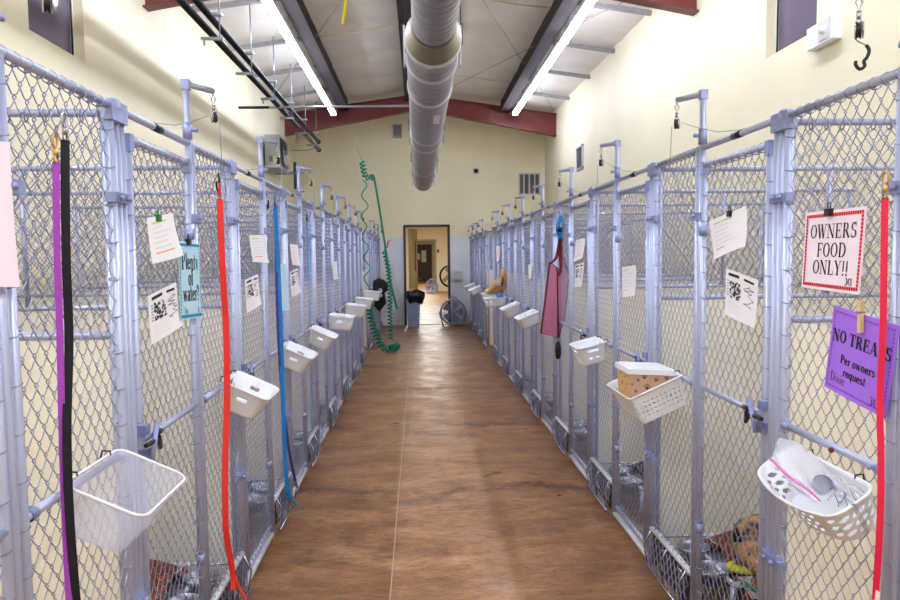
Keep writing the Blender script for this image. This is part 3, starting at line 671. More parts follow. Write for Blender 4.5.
# OWNERS FOOD ONLY
c = side_sheet('right', [(806, 213), (867, 206), (861, 295), (802, 287)], .03)
t = thing('food_sign', 'white sign with red dotted border reading OWNERS FOOD ONLY clipped to the right fence', 'sign', c[0])
s = Sheet(c, (-1, 0, 0), .004); s.build(t, 'paper', 'paper_lilac')
b = MB(); s.text(b, 'OWNERS', .5, .345, .038, 'ink', 1.12, .95); part(b, 'lettering', t); b = MB(); s.text(b, 'FOOD', .5, .58, .038, 'ink', 1.12, .95); part(b, 'lettering', t); b = MB(); s.text(b, 'ONLY!!', .5, .80, .038, 'ink', 1.12, .95); part(b, 'lettering', t)
b = MB(); s.text(b, '343', .82, .91, .019, 'ink', .9, 1.2); part(b, 'handwriting', t)
b = MB()
def dots(s, b, m, du, dv, e, sz, long=1):
    n = int(s.w / du); 
    for i in range(n + 1):
        for v in (e * s.w / s.h, 1 - e * s.w / s.h): s.rib(b, e + (1 - 2 * e) * i / n - sz / 2 / s.w, v, e + (1 - 2 * e) * i / n + sz / 2 / s.w, v, sz * long, m)
    n = int(s.h / dv); ev = e * s.w / s.h
    for i in range(1, n):
        for u in (e, 1 - e): s.rib(b, u, ev + (1 - 2 * ev) * i / n - sz / 2 / s.h, u, ev + (1 - 2 * ev) * i / n + sz / 2 / s.h, sz * long, m)
dots(s, b, 'ink_red', .0105, .0105, .045, .008, 1.1); part(b, 'border', t); clip(t, s.p(.45, 0, .006), 'right')
# NO TREATS
c = side_sheet('right', [(834, 305), (900, 326), (888, 419), (825, 386)], .028)
t = thing('treats_sign', 'purple sign reading NO TREATS Per owners request held by a clothespin', 'sign', c[0])
s = Sheet(c, (-1, 0, 0), .006); s.build(t, 'paper', 'paper_purple')
b = MB(); s.text(b, 'NO TREATS', .5, .40, .032, 'ink', 1.12, 1.35); part(b, 'lettering', t); b = MB(); s.text(b, 'Per owners', .5, .63, .022, 'ink', 1.15, 1.4); part(b, 'lettering', t); b = MB(); s.text(b, 'request', .48, .77, .022, 'ink', 1.15, 1.4); part(b, 'lettering', t)
b = MB(); s.text(b, 'Dixie', .22, .88, .026, 'ink', 1.05, .6); part(b, 'handwriting', t); b = MB(); s.text(b, '343', .82, .95, .024, 'ink', .9, .8); part(b, 'handwriting', t)
b = MB(); dots(s, b, 'ink_violet', .012, .011, .05, .006, .55); part(b, 'border', t)
b = MB(); p = s.p(.49, .0, .006); b.box((p.x - .007, p.y - .006, p.z - .045), (p.x + .003, p.y + .006, p.z + .035), 'clothespin'); b.box((p.x - .009, p.y - .007, p.z + .004), (p.x + .005, p.y + .007, p.z + .008), 'chrome'); part(b, 'clothespin', t)
# Plenty of water
c = side_sheet('left', [(178, 241), (199.5, 243), (201.5, 317), (180, 320)], .03)
t = thing('water_sign', 'light blue sign with teal dashed border reading Plenty of water on the left fence', 'sign', c[0])
s = Sheet(c, (1, 0, 0), .004); s.build(t, 'paper', 'paper_blue')
b = MB(); print('WATER', s.w, s.h); K = s.w * .2; s.text(b, 'Plenty', .5, .36, K * 1.25, 'ink', .95, 1.1); part(b, 'lettering', t); b = MB(); s.text(b, 'of', .5, .57, K * 1.25, 'ink', .95, 1.1); part(b, 'lettering', t); b = MB(); s.text(b, 'water?', .5, .77, K * 1.2, 'ink', .9, 1.1); part(b, 'lettering', t)
b = MB(); s.text(b, 'Tye', .24, .93, .022, 'ink', .8, .9); part(b, 'handwriting', t); b = MB(); s.text(b, '34', .8, .93, .02, 'ink', .8, 1.2); part(b, 'handwriting', t)
b = MB(); dots(s, b, 'ink_teal', .014, .013, .05, .0085, .9)
for v in (.04, .965): s.rib(b, .05, v, .95, v, .009, 'ink_teal')
part(b, 'border', t); clip(t, s.p(.4, -.02, .004), 'left')
# other papers
note('left', [(-22, 140), (10, 142), (15, 287), (-22, 287)], 'plain pink paper on the left fence at the very edge of view', 'blank', 'paper_pink', .01)
note('left', [(147, 218), (173, 213), (178, 255), (150, 264)], 'blank-looking white note with green pin beside the blue sign', 'note', curl=.02, pin=(.35, 'pin_green'))
note('left', [(148, 296), (176, 282), (180, 325), (150, 345)], 'white kennel card with picture under the green pinned note', 'card', curl=.01)
note('left', [(249, 235), (265, 235), (266, 263), (252, 262)], 'plain white note with clipped corner right of the red leash', 'note', curl=.015)
note('left', [(245, 280), (258, 274), (259, 304), (246, 313)], 'small white kennel card right of the red leash', 'card')
note('left', [(290, 244), (298, 245), (299, 266), (292, 265)], 'narrow white note on left fence behind the blue leash, upper one', 'note', curl=.01)
note('left', [(290, 272), (298, 268), (299, 292), (291, 297)], 'narrow white card on left fence behind the blue leash, lower one', 'card')
note('left', [(278, 264), (285, 264), (287, 310), (280, 311)], 'pale teal paper hanging by the blue leash', 'note', 'paper_blue')
note('left', [(332, 262), (337, 261), (337, 279), (333, 280)], 'tiny white note on far left fence above the third tray basket', 'note')
note('right', [(709, 221), (746, 206), (751, 246), (716, 260)], 'white note with green and orange marks pinned on the right fence', 'note', curl=.02, pin=(.62, 'black_plastic'))
note('right', [(726, 268), (758, 280), (758, 328), (726, 314)], 'white kennel card with picture below the orange marked note', 'card')
note('right', [(622, 267), (636, 265), (637, 296), (623, 297)], 'small white paper on right fence above the white square basket', 'note')
note('right', [(576, 240), (585, 238), (584, 258), (574, 262)], 'tilted small white note beside the maroon bag, upper one', 'note', curl=.01)
note('right', [(575, 265), (584, 262), (583, 287), (575, 287)], 'small white card beside the maroon bag, lower one', 'card')
note('right', [(528, 265), (532, 264), (532, 279), (529, 280)], 'tiny white strip of paper on the far right fence', 'note')
note('right', [(496, 246), (500, 246), (500, 261), (497, 262)], 'tiny pink and white paper near the end of right row', 'blank', 'paper_pink')

# ------------------------------------------------------------------ leashes
def ribbon(b, pts, w, m, axis=(0, 1, 0), tw=None):
    P = [Vector(p) for p in pts]; N = len(P); q = len(b.v); ax = Vector(axis)
    for i, p in enumerate(P):
        a = tw[i] if tw else 0; ww = w[i] if isinstance(w, list) else w
        e = Vector((ax.x * math.cos(a) + ax.y * math.sin(a), -ax.x * math.sin(a) + ax.y * math.cos(a), 0)) * (ww / 2); n = Vector((e.y, -e.x, 0)).normalized() * .0012
        b.v += [tuple(p - e + n), tuple(p + e + n), tuple(p + e - n), tuple(p - e - n)]
    for i in range(N - 1):
        for k in range(4): b.face([q + i * 4 + k, q + i * 4 + (k + 1) % 4, q + i * 4 + 4 + (k + 1) % 4, q + i * 4 + 4 + k], m, False)
    b.face([q, q + 1, q + 2, q + 3], m); b.face([q + (N - 1) * 4 + k for k in (3, 2, 1, 0)], m)
def smoothpath(pts, n=8):
    P = [Vector(p) for p in pts]; out = []
    for i in range(len(P) - 1):
        p0, p1, p2, p3 = P[max(i - 1, 0)], P[i], P[i + 1], P[min(i + 2, len(P) - 1)]
        for k in range(n):
            t = k / n; out.append(.5 * ((2 * p1) + (p2 - p0) * t + (2 * p0 - 5 * p1 + 4 * p2 - p3) * t * t + (3 * p1 - p0 - 3 * p2 + p3) * t ** 3))
    out.append(P[-1]); return out
def snap(b, p, m='brass'):
    p = Vector(p); b.tube([p, p + Vector((0, 0, .018))], .006, m, 8)
    b.tube([p + Vector((0, 0, .018)) + Vector((0, math.sin(a) * .011, .014 - math.cos(a) * .016)) for a in [2 * PI * i / 10 for i in range(10)]], .0028, m, 5, closed=True)
    b.tube([p + Vector((0, -.008, -.012)), p + Vector((0, .008, -.012)), p + Vector((0, .008, .0)), p + Vector((0, -.008, 0))], .0025, m, 5, closed=True)
def leash(label, side, px, w, m, off=.03, snapm='brass', tw=0, name='dog_leash', group='leashes on the kennels', ends=True, loop=None, axis=(.8, .6)):
    X = (XL + off) if side == 'left' else (XR - off)
    P = smoothpath([on_x(x, y, X) for x, y in px], 8); n = len(P)
    t = thing(name, label, 'leash', P[0], group)
    T = [tw * math.sin(i / n * 5.0) for i in range(n)]
    b = MB(); ribbon(b, P, w, m, axis=(axis[0], axis[1] * (1 if side == 'left' else -1), 0), tw=T); 
    if loop: ribbon(b, smoothpath([on_x(x, y, X) for x, y in loop], 6), w if not isinstance(w, list) else w[-1], m)
    part(b, 'webbing', t)
    if ends:
        b = MB(); snap(b, P[0] + Vector((0, 0, .012)), snapm); part(b, 'snap_hook', t)
    return t
leash('purple webbing leash hanging on the nearest left panel beside a black one', 'left', [(56, 162), (57, 250), (60, 340), (62, 430), (65, 520), (70, 620)], .014, 'web_purple', .035, tw=.2)
leash('black webbing leash hanging on the nearest left panel beside a purple one', 'left', [(65, 140), (66, 250), (69, 340), (67, 430), (70, 520), (78, 620)], .018, 'web_black', .045, tw=.2, snapm='chrome')
leash('bright red-orange leash hanging down the left fence to the floor', 'left', [(220, 199), (222, 260), (226, 330), (227, 400), (225, 470), (226, 530), (232, 568), (233, 590)], .025, 'web_red', .05, tw=.2, snapm='web_red', loop=[(231, 560), (236, 580), (246, 600)])
leash('bright blue leash hanging down the left fence with a tangled end', 'left', [(275, 208), (278, 260), (281, 330), (283, 400), (285, 450), (287, 486), (289, 498)], .024, 'web_blue', .05, snapm='web_violet', loop=[(287, 490), (292, 496), (297, 504), (299, 507)])
leash('thin violet leash hanging behind the bright blue one', 'left', [(276, 205), (277, 300), (281, 380), (289, 450), (297, 488)], .016, 'web_violet', .04, ends=False)
leash('short light blue leash with black ends on the left fence', 'left', [(307, 222), (308, 250), (308, 281)], .012, 'web_sky', .04, snapm='black_plastic')
leash('pinkish red leash hanging on the nearest right panel', 'right', [(885, 198), (884, 260), (883, 330), (880, 400), (881, 460), (880, 520), (876, 590), (875, 600)], .0145, 'web_pink', .05, tw=.3)
b = MB(); ribbon(b, [on_x(876, 590, XR - .05), on_x(875, 612, XR - .052)], .026, 'white_sheet'); single(b, 'leash_tag', 'small white tag at the bottom of the pinkish red leash', 'tag')
# open hooks
def hook(side, px, py, size, label, name='s_hook', off=.03):
    X = (XL + off) if side == 'left' else (XR - off); p = on_x(px, py, X); b = MB()
    b.tube([p + Vector((0, math.cos(a) * size * .5, math.sin(a) * size * .5)) for a in [math.radians(q) for q in range(-10, -230, -20)]], .004, 'black_plastic', 6)
    b.tube([p + Vector((0, size * .5, 0)), p + Vector((-.0, size * .45, size * .7)), p + Vector((0, size * .2, size))], .004, 'black_plastic', 6)
    single(b, name, label, 'hook', 'loose black hooks')
hook('left', 218, 185, .045, 'black open hook above the red-orange leash on the left fence')
hook('left', 268, 206, .03, 'small black open hook above the bright blue leash')
# cable with hook from the nearest right pulley
b = MB(); p0 = Vector((XR - .065, RC[0] + GW + .11, 2.05)); p1 = at(866, 45, 1.73)
b.tube(smoothpath([p0, p0.lerp(p1, .5) + Vector((-.015, 0, 0)), p1], 6), .0018, 'wire_grey', 5); 
t = thing('hanging_hook', 'dark S-shaped hook hanging on a cable at the upper right', 'hook', p1); part(b, 'cable', t)
b = MB(); hp = [p1 + Vector(q) for q in ((0, 0, 0), (.008, 0, -.012), (.004, 0, -.028), (-.004, 0, -.038), (-.002, 0, -.05), (-.014, 0, -.057), (-.024, 0, -.047), (-.024, 0, -.038))]
b.tube(smoothpath(hp, 4), .0042, 'dark_steel', 8); part(b, 'hook', t)

# ------------------------------------------------------------------ baskets hung on the middle rails
class Tub:
    def __init__(s, side, y0, y1, out, tilt, h, zr=1.02, off=.03, taper=.75, rad=.25, bow=0, roll=0):
        s.nx = 1 if side == 'left' else -1; s.X = XL if side == 'left' else XR; s.ym = (y0 + y1) / 2; s.L = y1 - y0; s.out = out; s.tilt = math.radians(tilt); s.h = h; s.z = zr; s.off = off; s.tp = taper; s.rad = rad; s.bow = bow; s.roll = math.radians(roll)
    def w(s, a, b, c):
        """a along fence (-.5..), b outward, c down from rim: metres"""
        x = b * math.cos(s.tilt) - c * math.sin(s.tilt); z = -b * math.sin(s.tilt) - c * math.cos(s.tilt)
        ax, zz = a * math.cos(s.roll) - 0, z + a * math.sin(s.roll)
        return Vector((s.X + s.nx * (s.off + x + .0), s.ym + ax, s.z + zz))
    def ring(s, t, k, grow=0):
        """point on the perimeter t 0..1 at depth fraction k"""
        sc = 1 - (1 - s.tp) * k; a_, b_ = s.L / 2 * sc + grow, s.out / 2 * sc + grow; rc = min(s.rad * .13, a_ * .8, b_ * .8)
        seg = [(b_ - rc, 0), (rc * PI / 2, 1), (2 * (a_ - rc), 2), (rc * PI / 2, 3), (2 * (b_ - rc), 4), (rc * PI / 2, 5), (2 * (a_ - rc), 6), (rc * PI / 2, 7), (b_ - rc, 8)]
        d = (t % 1) * sum(q[0] for q in seg)
        for ln, i in seg:
            if d <= ln or i == 8: break
            d -= ln
        f = d / ln if ln else 0; an = f * PI / 2; ia, ib = a_ - rc, b_ - rc
        A_, B_ = {0: (a_, ib * f), 1: (ia + rc * math.cos(an), ib + rc * math.sin(an)), 2: (ia - 2 * ia * f, b_), 3: (-ia - rc * math.sin(an), ib + rc * math.cos(an)), 4: (-a_, ib - 2 * ib * f),
                  5: (-ia - rc * math.cos(an), -ib - rc * math.sin(an)), 6: (-ia + 2 * ia * f, -b_), 7: (ia + rc * math.sin(an), -ib - rc * math.cos(an)), 8: (a_, -ib + ib * f)}[i]
        if s.bow and B_ > 0: B_ += s.bow * (1 - (A_ / a_) ** 2) * sc - s.bow * .5
        return s.w(A_, s.out / 2 + B_ , s.h * k)
def basket(tb, label, m='white_plastic', holes=None, name='plastic_basket', group='baskets hung on the middle rails', fine=True):
    t = thing(name, label, 'basket', tb.w(0, 0, 0), group)
    nu, nv = (360, 40) if fine == 2 else (144, 16) if fine else (40, 5)
    b = MB()
    b.grid(lambda u, v: tb.ring(u, v), nu, nv, m, True, holes(tb) if holes else None)
    cen = tb.w(0, tb.out / 2, tb.h); q = len(b.v); b.v.append(tuple(cen))
    rn = [tuple(tb.ring(i / nu, 1)) for i in range(nu)]; q2 = len(b.v); b.v += rn
    for i in range(nu): b.face([q, q2 + i, q2 + (i + 1) % nu], m)
    o = part(b, 'tub', t); sm = o.modifiers.new('thickness', 'SOLIDIFY'); sm.thickness = .002; sm.offset = 0
    b = MB(); b.tube([tb.ring(i / 72, 0, .004) for i in range(72)], .0042 if m != 'bin_clear' else .0035, m if m != 'bin_clear' else 'white_plastic', 6, closed=True); part(b, 'rim', t)
    for a in (-.3, .3):
        b = MB(); p = tb.w(a * tb.L, .0, 0); b.tube([p, p + Vector((0, 0, .01)), p + Vector((-tb.nx * .02, 0, .012)), p + Vector((-tb.nx * .026, 0, -.01))], .0025, 'black_plastic', 5); part(b, 'hook_tie', t)
    return t
def tear(tb):        # rows of slanted leaf-shaped openings
    n = int(2 * (tb.L + tb.out) / .034)
    def f(u, v):
        if not .16 < v < .88 or int(u * n) % 6 == 5: return True
        a = (u * n) % 1 - .5; c = ((v - .16) / .72 * 3) % 1 - .5
        return (a / .40) ** 2 + ((c + a * .5) / .27) ** 2 > 1
    return f
def dotsh(tb, fine=True):
    P = 2 * (tb.L + tb.out); n = int(P / .021)
    def f(u, v):
        if not .22 < v < .86: return True
        a = ((u * n) % 1 - .5) * .021; c = (((v - .22) / .64 * 4) % 1 - .5) * tb.h * .16
        return a * a + c * c > (.0042 if fine else .005) ** 2
    return f
def grip(tb):        # crescent handle opening in the back plus small slots
    P = 2 * (tb.L + tb.out)
    def f(u, v):
        x = (u - .75) * P
        if .14 < v < .14 + .46 * max(0, 1 - (x / .065) ** 2): return False
        for cu in (0, 1, .5):
            x = (u - cu) * P
            if abs(x) < .022 and .3 < v < .42: return False
        for cu in (.64, .86):
            x = (u - cu) * P
            if (x / .016) ** 2 + ((v - .5) / .1) ** 2 < 1: return False
        return True
    return f
def slots(tb):       # corridor side with two long slots
    P = 2 * (tb.L + tb.out)
    def f(u, v):
        for cu, w in ((.75, .05), (.5, .035), (.25, .05)):
            x = abs((u - cu) * P)
            if x < w and (.18 < v < .34 or (.6 < v < .68 and x > w * .3)): return False
        return True
    return f
# left
basket(Tub('left', 1.60, 1.90, .185, 25, .12, 1.035, taper=.76), 'clear plastic bin hanging on the nearest left middle rail', 'bin_clear', name='clear_bin')
basket(Tub('left', 2.90, 3.16, .19, 25, .11, 1.04, taper=.72), 'white basket with handle cut-out beside the red-orange leash', holes=grip)
basket(Tub('left', 4.12, 4.38, .19, 24, .11, 1.03, taper=.72), 'white basket with handle cut-out just right of the blue leash', holes=grip)
basket(Tub('left', 5.25, 5.51, .19, 24, .11, 1.02, taper=.72), 'white basket on the left fence, just beyond the one by the blue leash', holes=grip)
basket(Tub('left', 6.3, 6.6, .21, 8, .12, 1.03, taper=.85), 'white square basket, nearest of the four square ones on the left row', holes=dotsh, fine=False)
basket(Tub('left', 7.75, 8.05, .21, 8, .12, 1.03, taper=.85), 'white square basket, second of the four square ones on the left row', fine=False)
basket(Tub('left', 8.97, 9.27, .21, 8, .12, 1.03, taper=.85), 'white square basket, third of the four square ones on the left row', fine=False)
basket(Tub('left', 10.18, 10.48, .24, 6, .12, 1.06, taper=.9), 'white square basket at the far end of the left row, by the hose', fine=False)
# right
tb1 = Tub('right', 1.66, 2.05, .135, 34, .11, .958, taper=.80, bow=.035)
basket(tb1, 'white oval basket with leaf-shaped holes holding a zip bag, nearest right', holes=tear, fine=2)
tb2 = Tub('right', 2.95, 3.31, .235, 24, .13, 1.02, taper=.88, rad=.12)
basket(tb2, 'white basket with round holes holding the paw print box', holes=dotsh, fine=2)
basket(Tub('right', 4.15, 4.42, .17, 14, .11, 1.02, taper=.8), 'white basket with handle slots below the maroon bag, right row', holes=slots)
basket(Tub('right', 6.52, 6.85, .2, 22, .11, 1.02, taper=.8), 'white translucent basket on the right row just past the maroon bag', fine=False)
basket(Tub('right', 7.74, 8.06, .2, 22, .11, 1.02, taper=.8), 'white basket between the paper bag and the maroon bag, farther one', fine=False)
tb3 = Tub('right', 8.95, 9.3, .26, 6, .11, 1.02, taper=.85)
basket(tb3, 'white wire basket holding the brown paper bag', holes=dotsh, fine=False)
basket(Tub('right', 10.15, 10.4, .2, 6, .11, 1.02, taper=.85), 'small white basket with a yellow item at the end of near right row', fine=False)
basket(Tub('right', 12.62, 12.9, .22, 26, .1, 1.02, taper=.85), 'white basket on the right row beyond the gap, nearer one', fine=False)
basket(Tub('right', 13.85, 14.12, .22, 22, .1, 1.02, taper=.85), 'white basket on the right row beyond the gap, farther one', fine=False)
b = MB(); p = on_x(483, 285, XR - .12); b.lathe([(0, 0), (.05, .0), (.06, .03), (.04, .06), (0, .065)], (XR - .12, 10.28, 1.0), (0, 0, 1), 'yellow', 14); single(b, 'yellow_toy', 'yellow rounded item in the small basket near the end of right row', 'toy')
b = MB(); b.lathe([(0, 0), (.04, 0), (.045, .03), (.035, .07), (0, .075)], (XR - .10, 9.02, .99), (0, 0, 1), 'blue_plastic', 14); single(b, 'blue_cup', 'small blue item beside the brown paper bag', 'cup')
# zip bag with scoop
b = MB()
def zb(u, v):
    a = -.16 + .20 * u; w = math.sin(u * PI) ** .5 * math.sin(min(1, v * 1.15) * PI) ** .5
    return tb1.w(.06 + .15 * u - .03 * v, .01 + .10 * (1 - v) * .3 + .06 * v * 0 + .03, .07 - .20 * v + .03 * u) , w
def side_bag(sg):
    def f(u, v):
        p, w = zb(u, v); return p + Vector((-.022 * w * sg, -.008 * sg * w + .006 * math.sin(9 * u + 5 * v), .004 * math.sin(13 * v + 7 * u)))
    return f
c3 = [at(770, 462, 1.93), at(779, 435, 1.96), at(812, 449, 1.93), at(848, 492, 1.86), at(822, 500, 1.80), at(792, 492, 1.83)]
t = thing('zip_bag', 'clear zip bag with pink seal lying in the nearest right basket', 'plastic bag', c3[4])
b = MB()
def zfn(sg):
    A0, A1, B0, B1 = at(769, 464, 1.90), at(779, 436, 1.98), at(816, 503, 1.70), at(846, 490, 1.78)
    def f(u, v):
        p = A0.lerp(A1, v).lerp(B0.lerp(B1, v), u); k = math.sin(PI * u) ** .6 * math.sin(PI * v) ** .6
        top = .018 * math.sin(PI * u)
        return p + Vector((-.6, -1, .25)).normalized() * (sg * .028 * k + .004 * math.sin(17 * u + 9 * v)) + Vector((0, 0, top * v * 1.5 + .004 * math.sin(11 * v + 8 * u)))
    return f
b.grid(zfn(1), 16, 14, 'bag_clear'); b.grid(zfn(-1), 16, 14, 'bag_clear'); part(b, 'bag_film', t)
b = MB(); f = zfn(1.2); b.tube([f(u / 10, .12) for u in range(11)], .0022, 'zip_pink', 6); b.tube([f(u / 10, .16) for u in range(11)], .001, 'zip_pink', 6); part(b, 'zip_seal', t)
b = MB(); p = at(822, 487, 1.78); b.lathe([(0, -.022), (.014, -.02), (.024, -.004), (.024, .02), (.022, .022), (.021, .0), (0, -.014)], p, (-.2, -.6, .8), 'scoop_grey', 16); b.tube([p + Vector((.02, 0, 0)), p + Vector((.05, .01, -.012))], .006, 'scoop_grey', 6)
single(b, 'food_scoop', 'grey-blue scoop inside the clear zip bag', 'scoop')
for k, (px, py) in enumerate(((833, 450), (871, 467))):
    b = MB(); p = on_x(px, py, XR - .03); b.lathe([(0, 0), (.007, .001), (.008, .006), (.005, .01), (0, .011)], p, (-1, 0, 0), 'maroon_trim' if k == 0 else 'cast_clamp', 12)
    single(b, 'rivet_button', ['dark red round button on the back of the nearest right basket', 'blue-grey round button on the back of the nearest right basket'][k], 'button')
# paw print box
t = thing('treat_box', 'tan storage box with black paw prints and white lid in the right basket', 'box', tb2.w(0, .12, .1))
R = Matrix.Rotation(math.radians(3), 3, 'Y')
BO = Vector((XR - .135, 3.13, .892))
b = MB(); L_, W_, H_ = .096, .10, .125
q = len(b.v)
for (sx, sy) in ((-1, -1), (1, -1), (1, 1), (-1, 1)):
    b.v.append(tuple(R @ Vector((sx * L_ * .88, sy * W_ * .88, 0)) + BO)); b.v.append(tuple(R @ Vector((sx * L_, sy * W_, H_)) + BO))
for i in range(4):
    j = (i + 1) % 4; b.face([q + 2 * i, q + 2 * j, q + 2 * j + 1, q + 2 * i + 1], 'paw_gold' if i == 3 else 'paw_tan')
b.face([q, q + 2, q + 4, q + 6][::-1], 'paw_tan')
def pawface(i, seed, scale=1):
    rnd = random.Random(seed); p0, p1, p2, p3 = [Vector(b.v[q + k]) for k in ((2 * i), (2 * ((i + 1) % 4)), (2 * ((i + 1) % 4) + 1), (2 * i + 1))]
    n = (p1 - p0).cross(p3 - p0).normalized()
    def P(u, v): return p0.lerp(p1, u).lerp(p3.lerp(p2, u), v) + n * .0012
    def disc(u, v, r, ry=1):
        b.poly([P(u + r * math.cos(a), v + r * 1.5 * ry * math.sin(a)) for a in [2 * PI * k / 8 for k in range(8)]], 'paw_ink')
    for (u, v, s_) in ((.2, .75, .05), (.42, .5, .085), (.62, .78, .06), (.8, .55, .05), (.55, .2, .06), (.15, .35, .05), (.85, .85, .06), (.88, .22, .05), (.34, .86, .07), (.3, .15, .05), (.7, .35, .045), (.06, .6, .035), (.05, .12, .04), (.95, .6, .035), (.5, .95, .035)):
        s_ *= scale; disc(u, v, s_ * .5, .8)
        for a in (-60, -20, 20, 60): disc(u + math.sin(math.radians(a)) * s_ * .85, v + math.cos(math.radians(a)) * s_ * 1.25, s_ * .2, 1.2)
pawface(0, 1); pawface(3, 2, .8); part(b, 'box_body', t)
b = MB(); b.box((-L_ - .008, -W_ - .008, H_ - .004), (L_ + .006, W_ + .006, H_ + .02), 'white_plastic', R, BO); b.box((-L_ + .01, -W_ + .01, H_ + .02), (L_ - .01, W_ - .01, H_ + .024), 'white_plastic', R, BO); part(b, 'lid', t)
# brown paper bag
t = thing('paper_bag', 'crumpled brown paper bag slumped in a basket on the right row', 'bag', (XR - .13, 9.1, .99))
b = MB()
Bp = [at(x, y, 9.1) for x, y in ((486, 294), (503, 294), (507, 286), (507, 276), (505, 268), (501, 270), (501, 277), (491, 283))]
cenb = sum(Bp, Vector()) / len(Bp)
def bag(u, v):
    n = len(Bp); f = u * n; i = int(f) % n; p = Bp[i].lerp(Bp[(i + 1) % n], f - int(f)); k = math.cos((v - .5) * PI)
    rr = .35 + .65 * k
    return cenb.lerp(p, rr) + Vector((0, (v - .5) * .22, .006 * math.sin(9 * u * PI + 7 * v)))
b.grid(bag, 32, 8, 'kraft'); part(b, 'bag_body', t)

# ------------------------------------------------------------------ maroon bag with straps and what hangs by it
t = thing('mesh_bag', 'maroon mesh bag hanging by its straps from a blue clip on the right fence', 'bag', at(555, 240, 5.75))
Yb = 5.62
b = MB()
def panel(b, q, th, m, trim):
    P = [at(x, y, Yb + d) for x, y, d in q]
    def f(s):
        def g(u, v):
            p = P[0].lerp(P[1], u).lerp(P[3].lerp(P[2], u), v); return p + Vector((0, s * (th * math.sin(PI * u) * math.sin(PI * v) + .003), 0))
        return g
    b.grid(f(-1), 8, 10, m); b.grid(f(1), 8, 10, m)
    b.tube(P, .008, trim, 6, closed=True)
panel(b, ((550, 262, 0), (557, 268, 0), (558, 338, .02), (541, 333, .02)), .02, 'mauve_mesh', 'maroon_trim'); part(b, 'front_panel', t)
b = MB(); panel(b, ((557, 268, .02), (569, 273, .12), (564, 320, .1), (557, 338, .03)), .02, 'mauve_mesh', 'maroon_trim'); part(b, 'side_panel', t)
b = MB()
for pts in (((561, 232), (559, 245), (556, 258), (550, 264)), ((562, 232), (562, 248), (564, 262), (569, 273)), ((561, 234), (560, 250), (561, 268), (558, 276))):
    ribbon(b, smoothpath([at(x, y, Yb - .01) for x, y in pts], 4), .026, 'maroon_trim', axis=(1, 0, 0))
part(b, 'strap', t)
b = MB(); b.tube(smoothpath([at(x, y, Yb - .01) for x, y in ((562, 216), (559, 222), (558, 230), (561, 238))], 4), .018, 'web_blue', 8); b.tube(smoothpath([at(x, y, Yb - .01) for x, y in ((562, 217), (564, 226), (561, 236))], 4), .01, 'web_blue', 8)
b.tube([at(560, 227, Yb - .03), at(559, 232, Yb - .03)], .022, 'black_plastic', 8)
single(b, 'blue_clip', 'bright blue strap clip with black buckle above the maroon bag', 'clip')
b = MB(); p = at(558, 350, Yb)
b.lathe([(0, -.075), (.014, -.07), (.022, -.04), (.024, 0), (.02, .045), (.01, .068), (0, .07)], p, (.0, 0, 1), 'black_plastic', 16); b.tube([p + Vector((0, 0, .07)), at(559, 339, Yb), at(563, 318, Yb + .05)], .003, 'black_plastic', 5)
single(b, 'black_brush', 'black oval object dangling below the maroon bag', 'brush')

# ------------------------------------------------------------------ hose
t = thing('coiled_hose', 'green coiled hose hung from a wire, curling down to the floor', 'hose', at(388, 345, 11.6))
def coil(path, R, pitch, r, m, n=6, sq=1):
    P = smoothpath(path, 12); L = [0]
    for i in range(1, len(P)): L.append(L[-1] + (P[i] - P[i - 1]).length)
    out = []; N = int(L[-1] / pitch * 12); up = Vector((0, 0, 1))
    for k in range(N + 1):
        d = L[-1] * k / N; i = 1
        while i < len(P) - 1 and L[i] < d: i += 1
        t_ = (d - L[i - 1]) / max(1e-6, L[i] - L[i - 1]); p = P[i - 1].lerp(P[i], t_); dd = (P[i] - P[i - 1]).normalized()
        e = Vector((0, 1, 0)) - dd * dd.y; e.normalize(); g = dd.cross(e); a = 2 * PI * d / pitch
        out.append(p + e * (math.cos(a) * R * sq) + g * (math.sin(a) * R))
    return out
YH = 11.6
w1 = lambda pts: [at(x, y, YH) for x, y in pts]
b = MB(); b.tube([at(354, 136, YH), at(361, 160, YH)], .004, 'wire_grey', 5); part(b, 'support_wire', t)
b = MB(); b.tube(coil(w1(((362, 161), (365, 175), (370, 178), (374, 176))), .04, .06, .010, 'hose_green'), .015, 'hose_green', 6); part(b, 'upper_coil', t)
b = MB(); b.tube(coil(w1(((363, 180), (365, 200), (364, 230), (367, 262), (366, 295))), .05, .33, .008, 'hose_teal'), .011, 'hose_teal', 6); part(b, 'loose_coil', t)
b = MB(); b.tube(smoothpath(w1(((374, 177), (378, 200), (382, 225), (385, 245), (389, 275), (397, 309))), 6), .017, 'hose_green', 8); part(b, 'straight_hose', t)
b = MB(); b.tube(coil(w1(((384, 250), (388, 268), (390, 290), (390, 315), (391, 340))), .035, .06, .009, 'hose_green'), .012, 'hose_green', 6); part(b, 'hanging_coil', t)
b = MB(); b.tube(coil([at(370, 300, YH), at(371, 318, YH), at(377, 336, YH), at(383, 347, YH), at(392, 348, YH), at(397, 346, YH + .2)], .05, .06, .010, 'hose_green'), .014, 'hose_green', 6); part(b, 'lower_coil', t)
b = MB(); p = at(387, 248, YH - .03); b.tube([p, at(388, 242, YH - .03), at(390, 240, YH - .03)], [.012, .016, .01], 'nozzle', 8); part(b, 'nozzle', t)
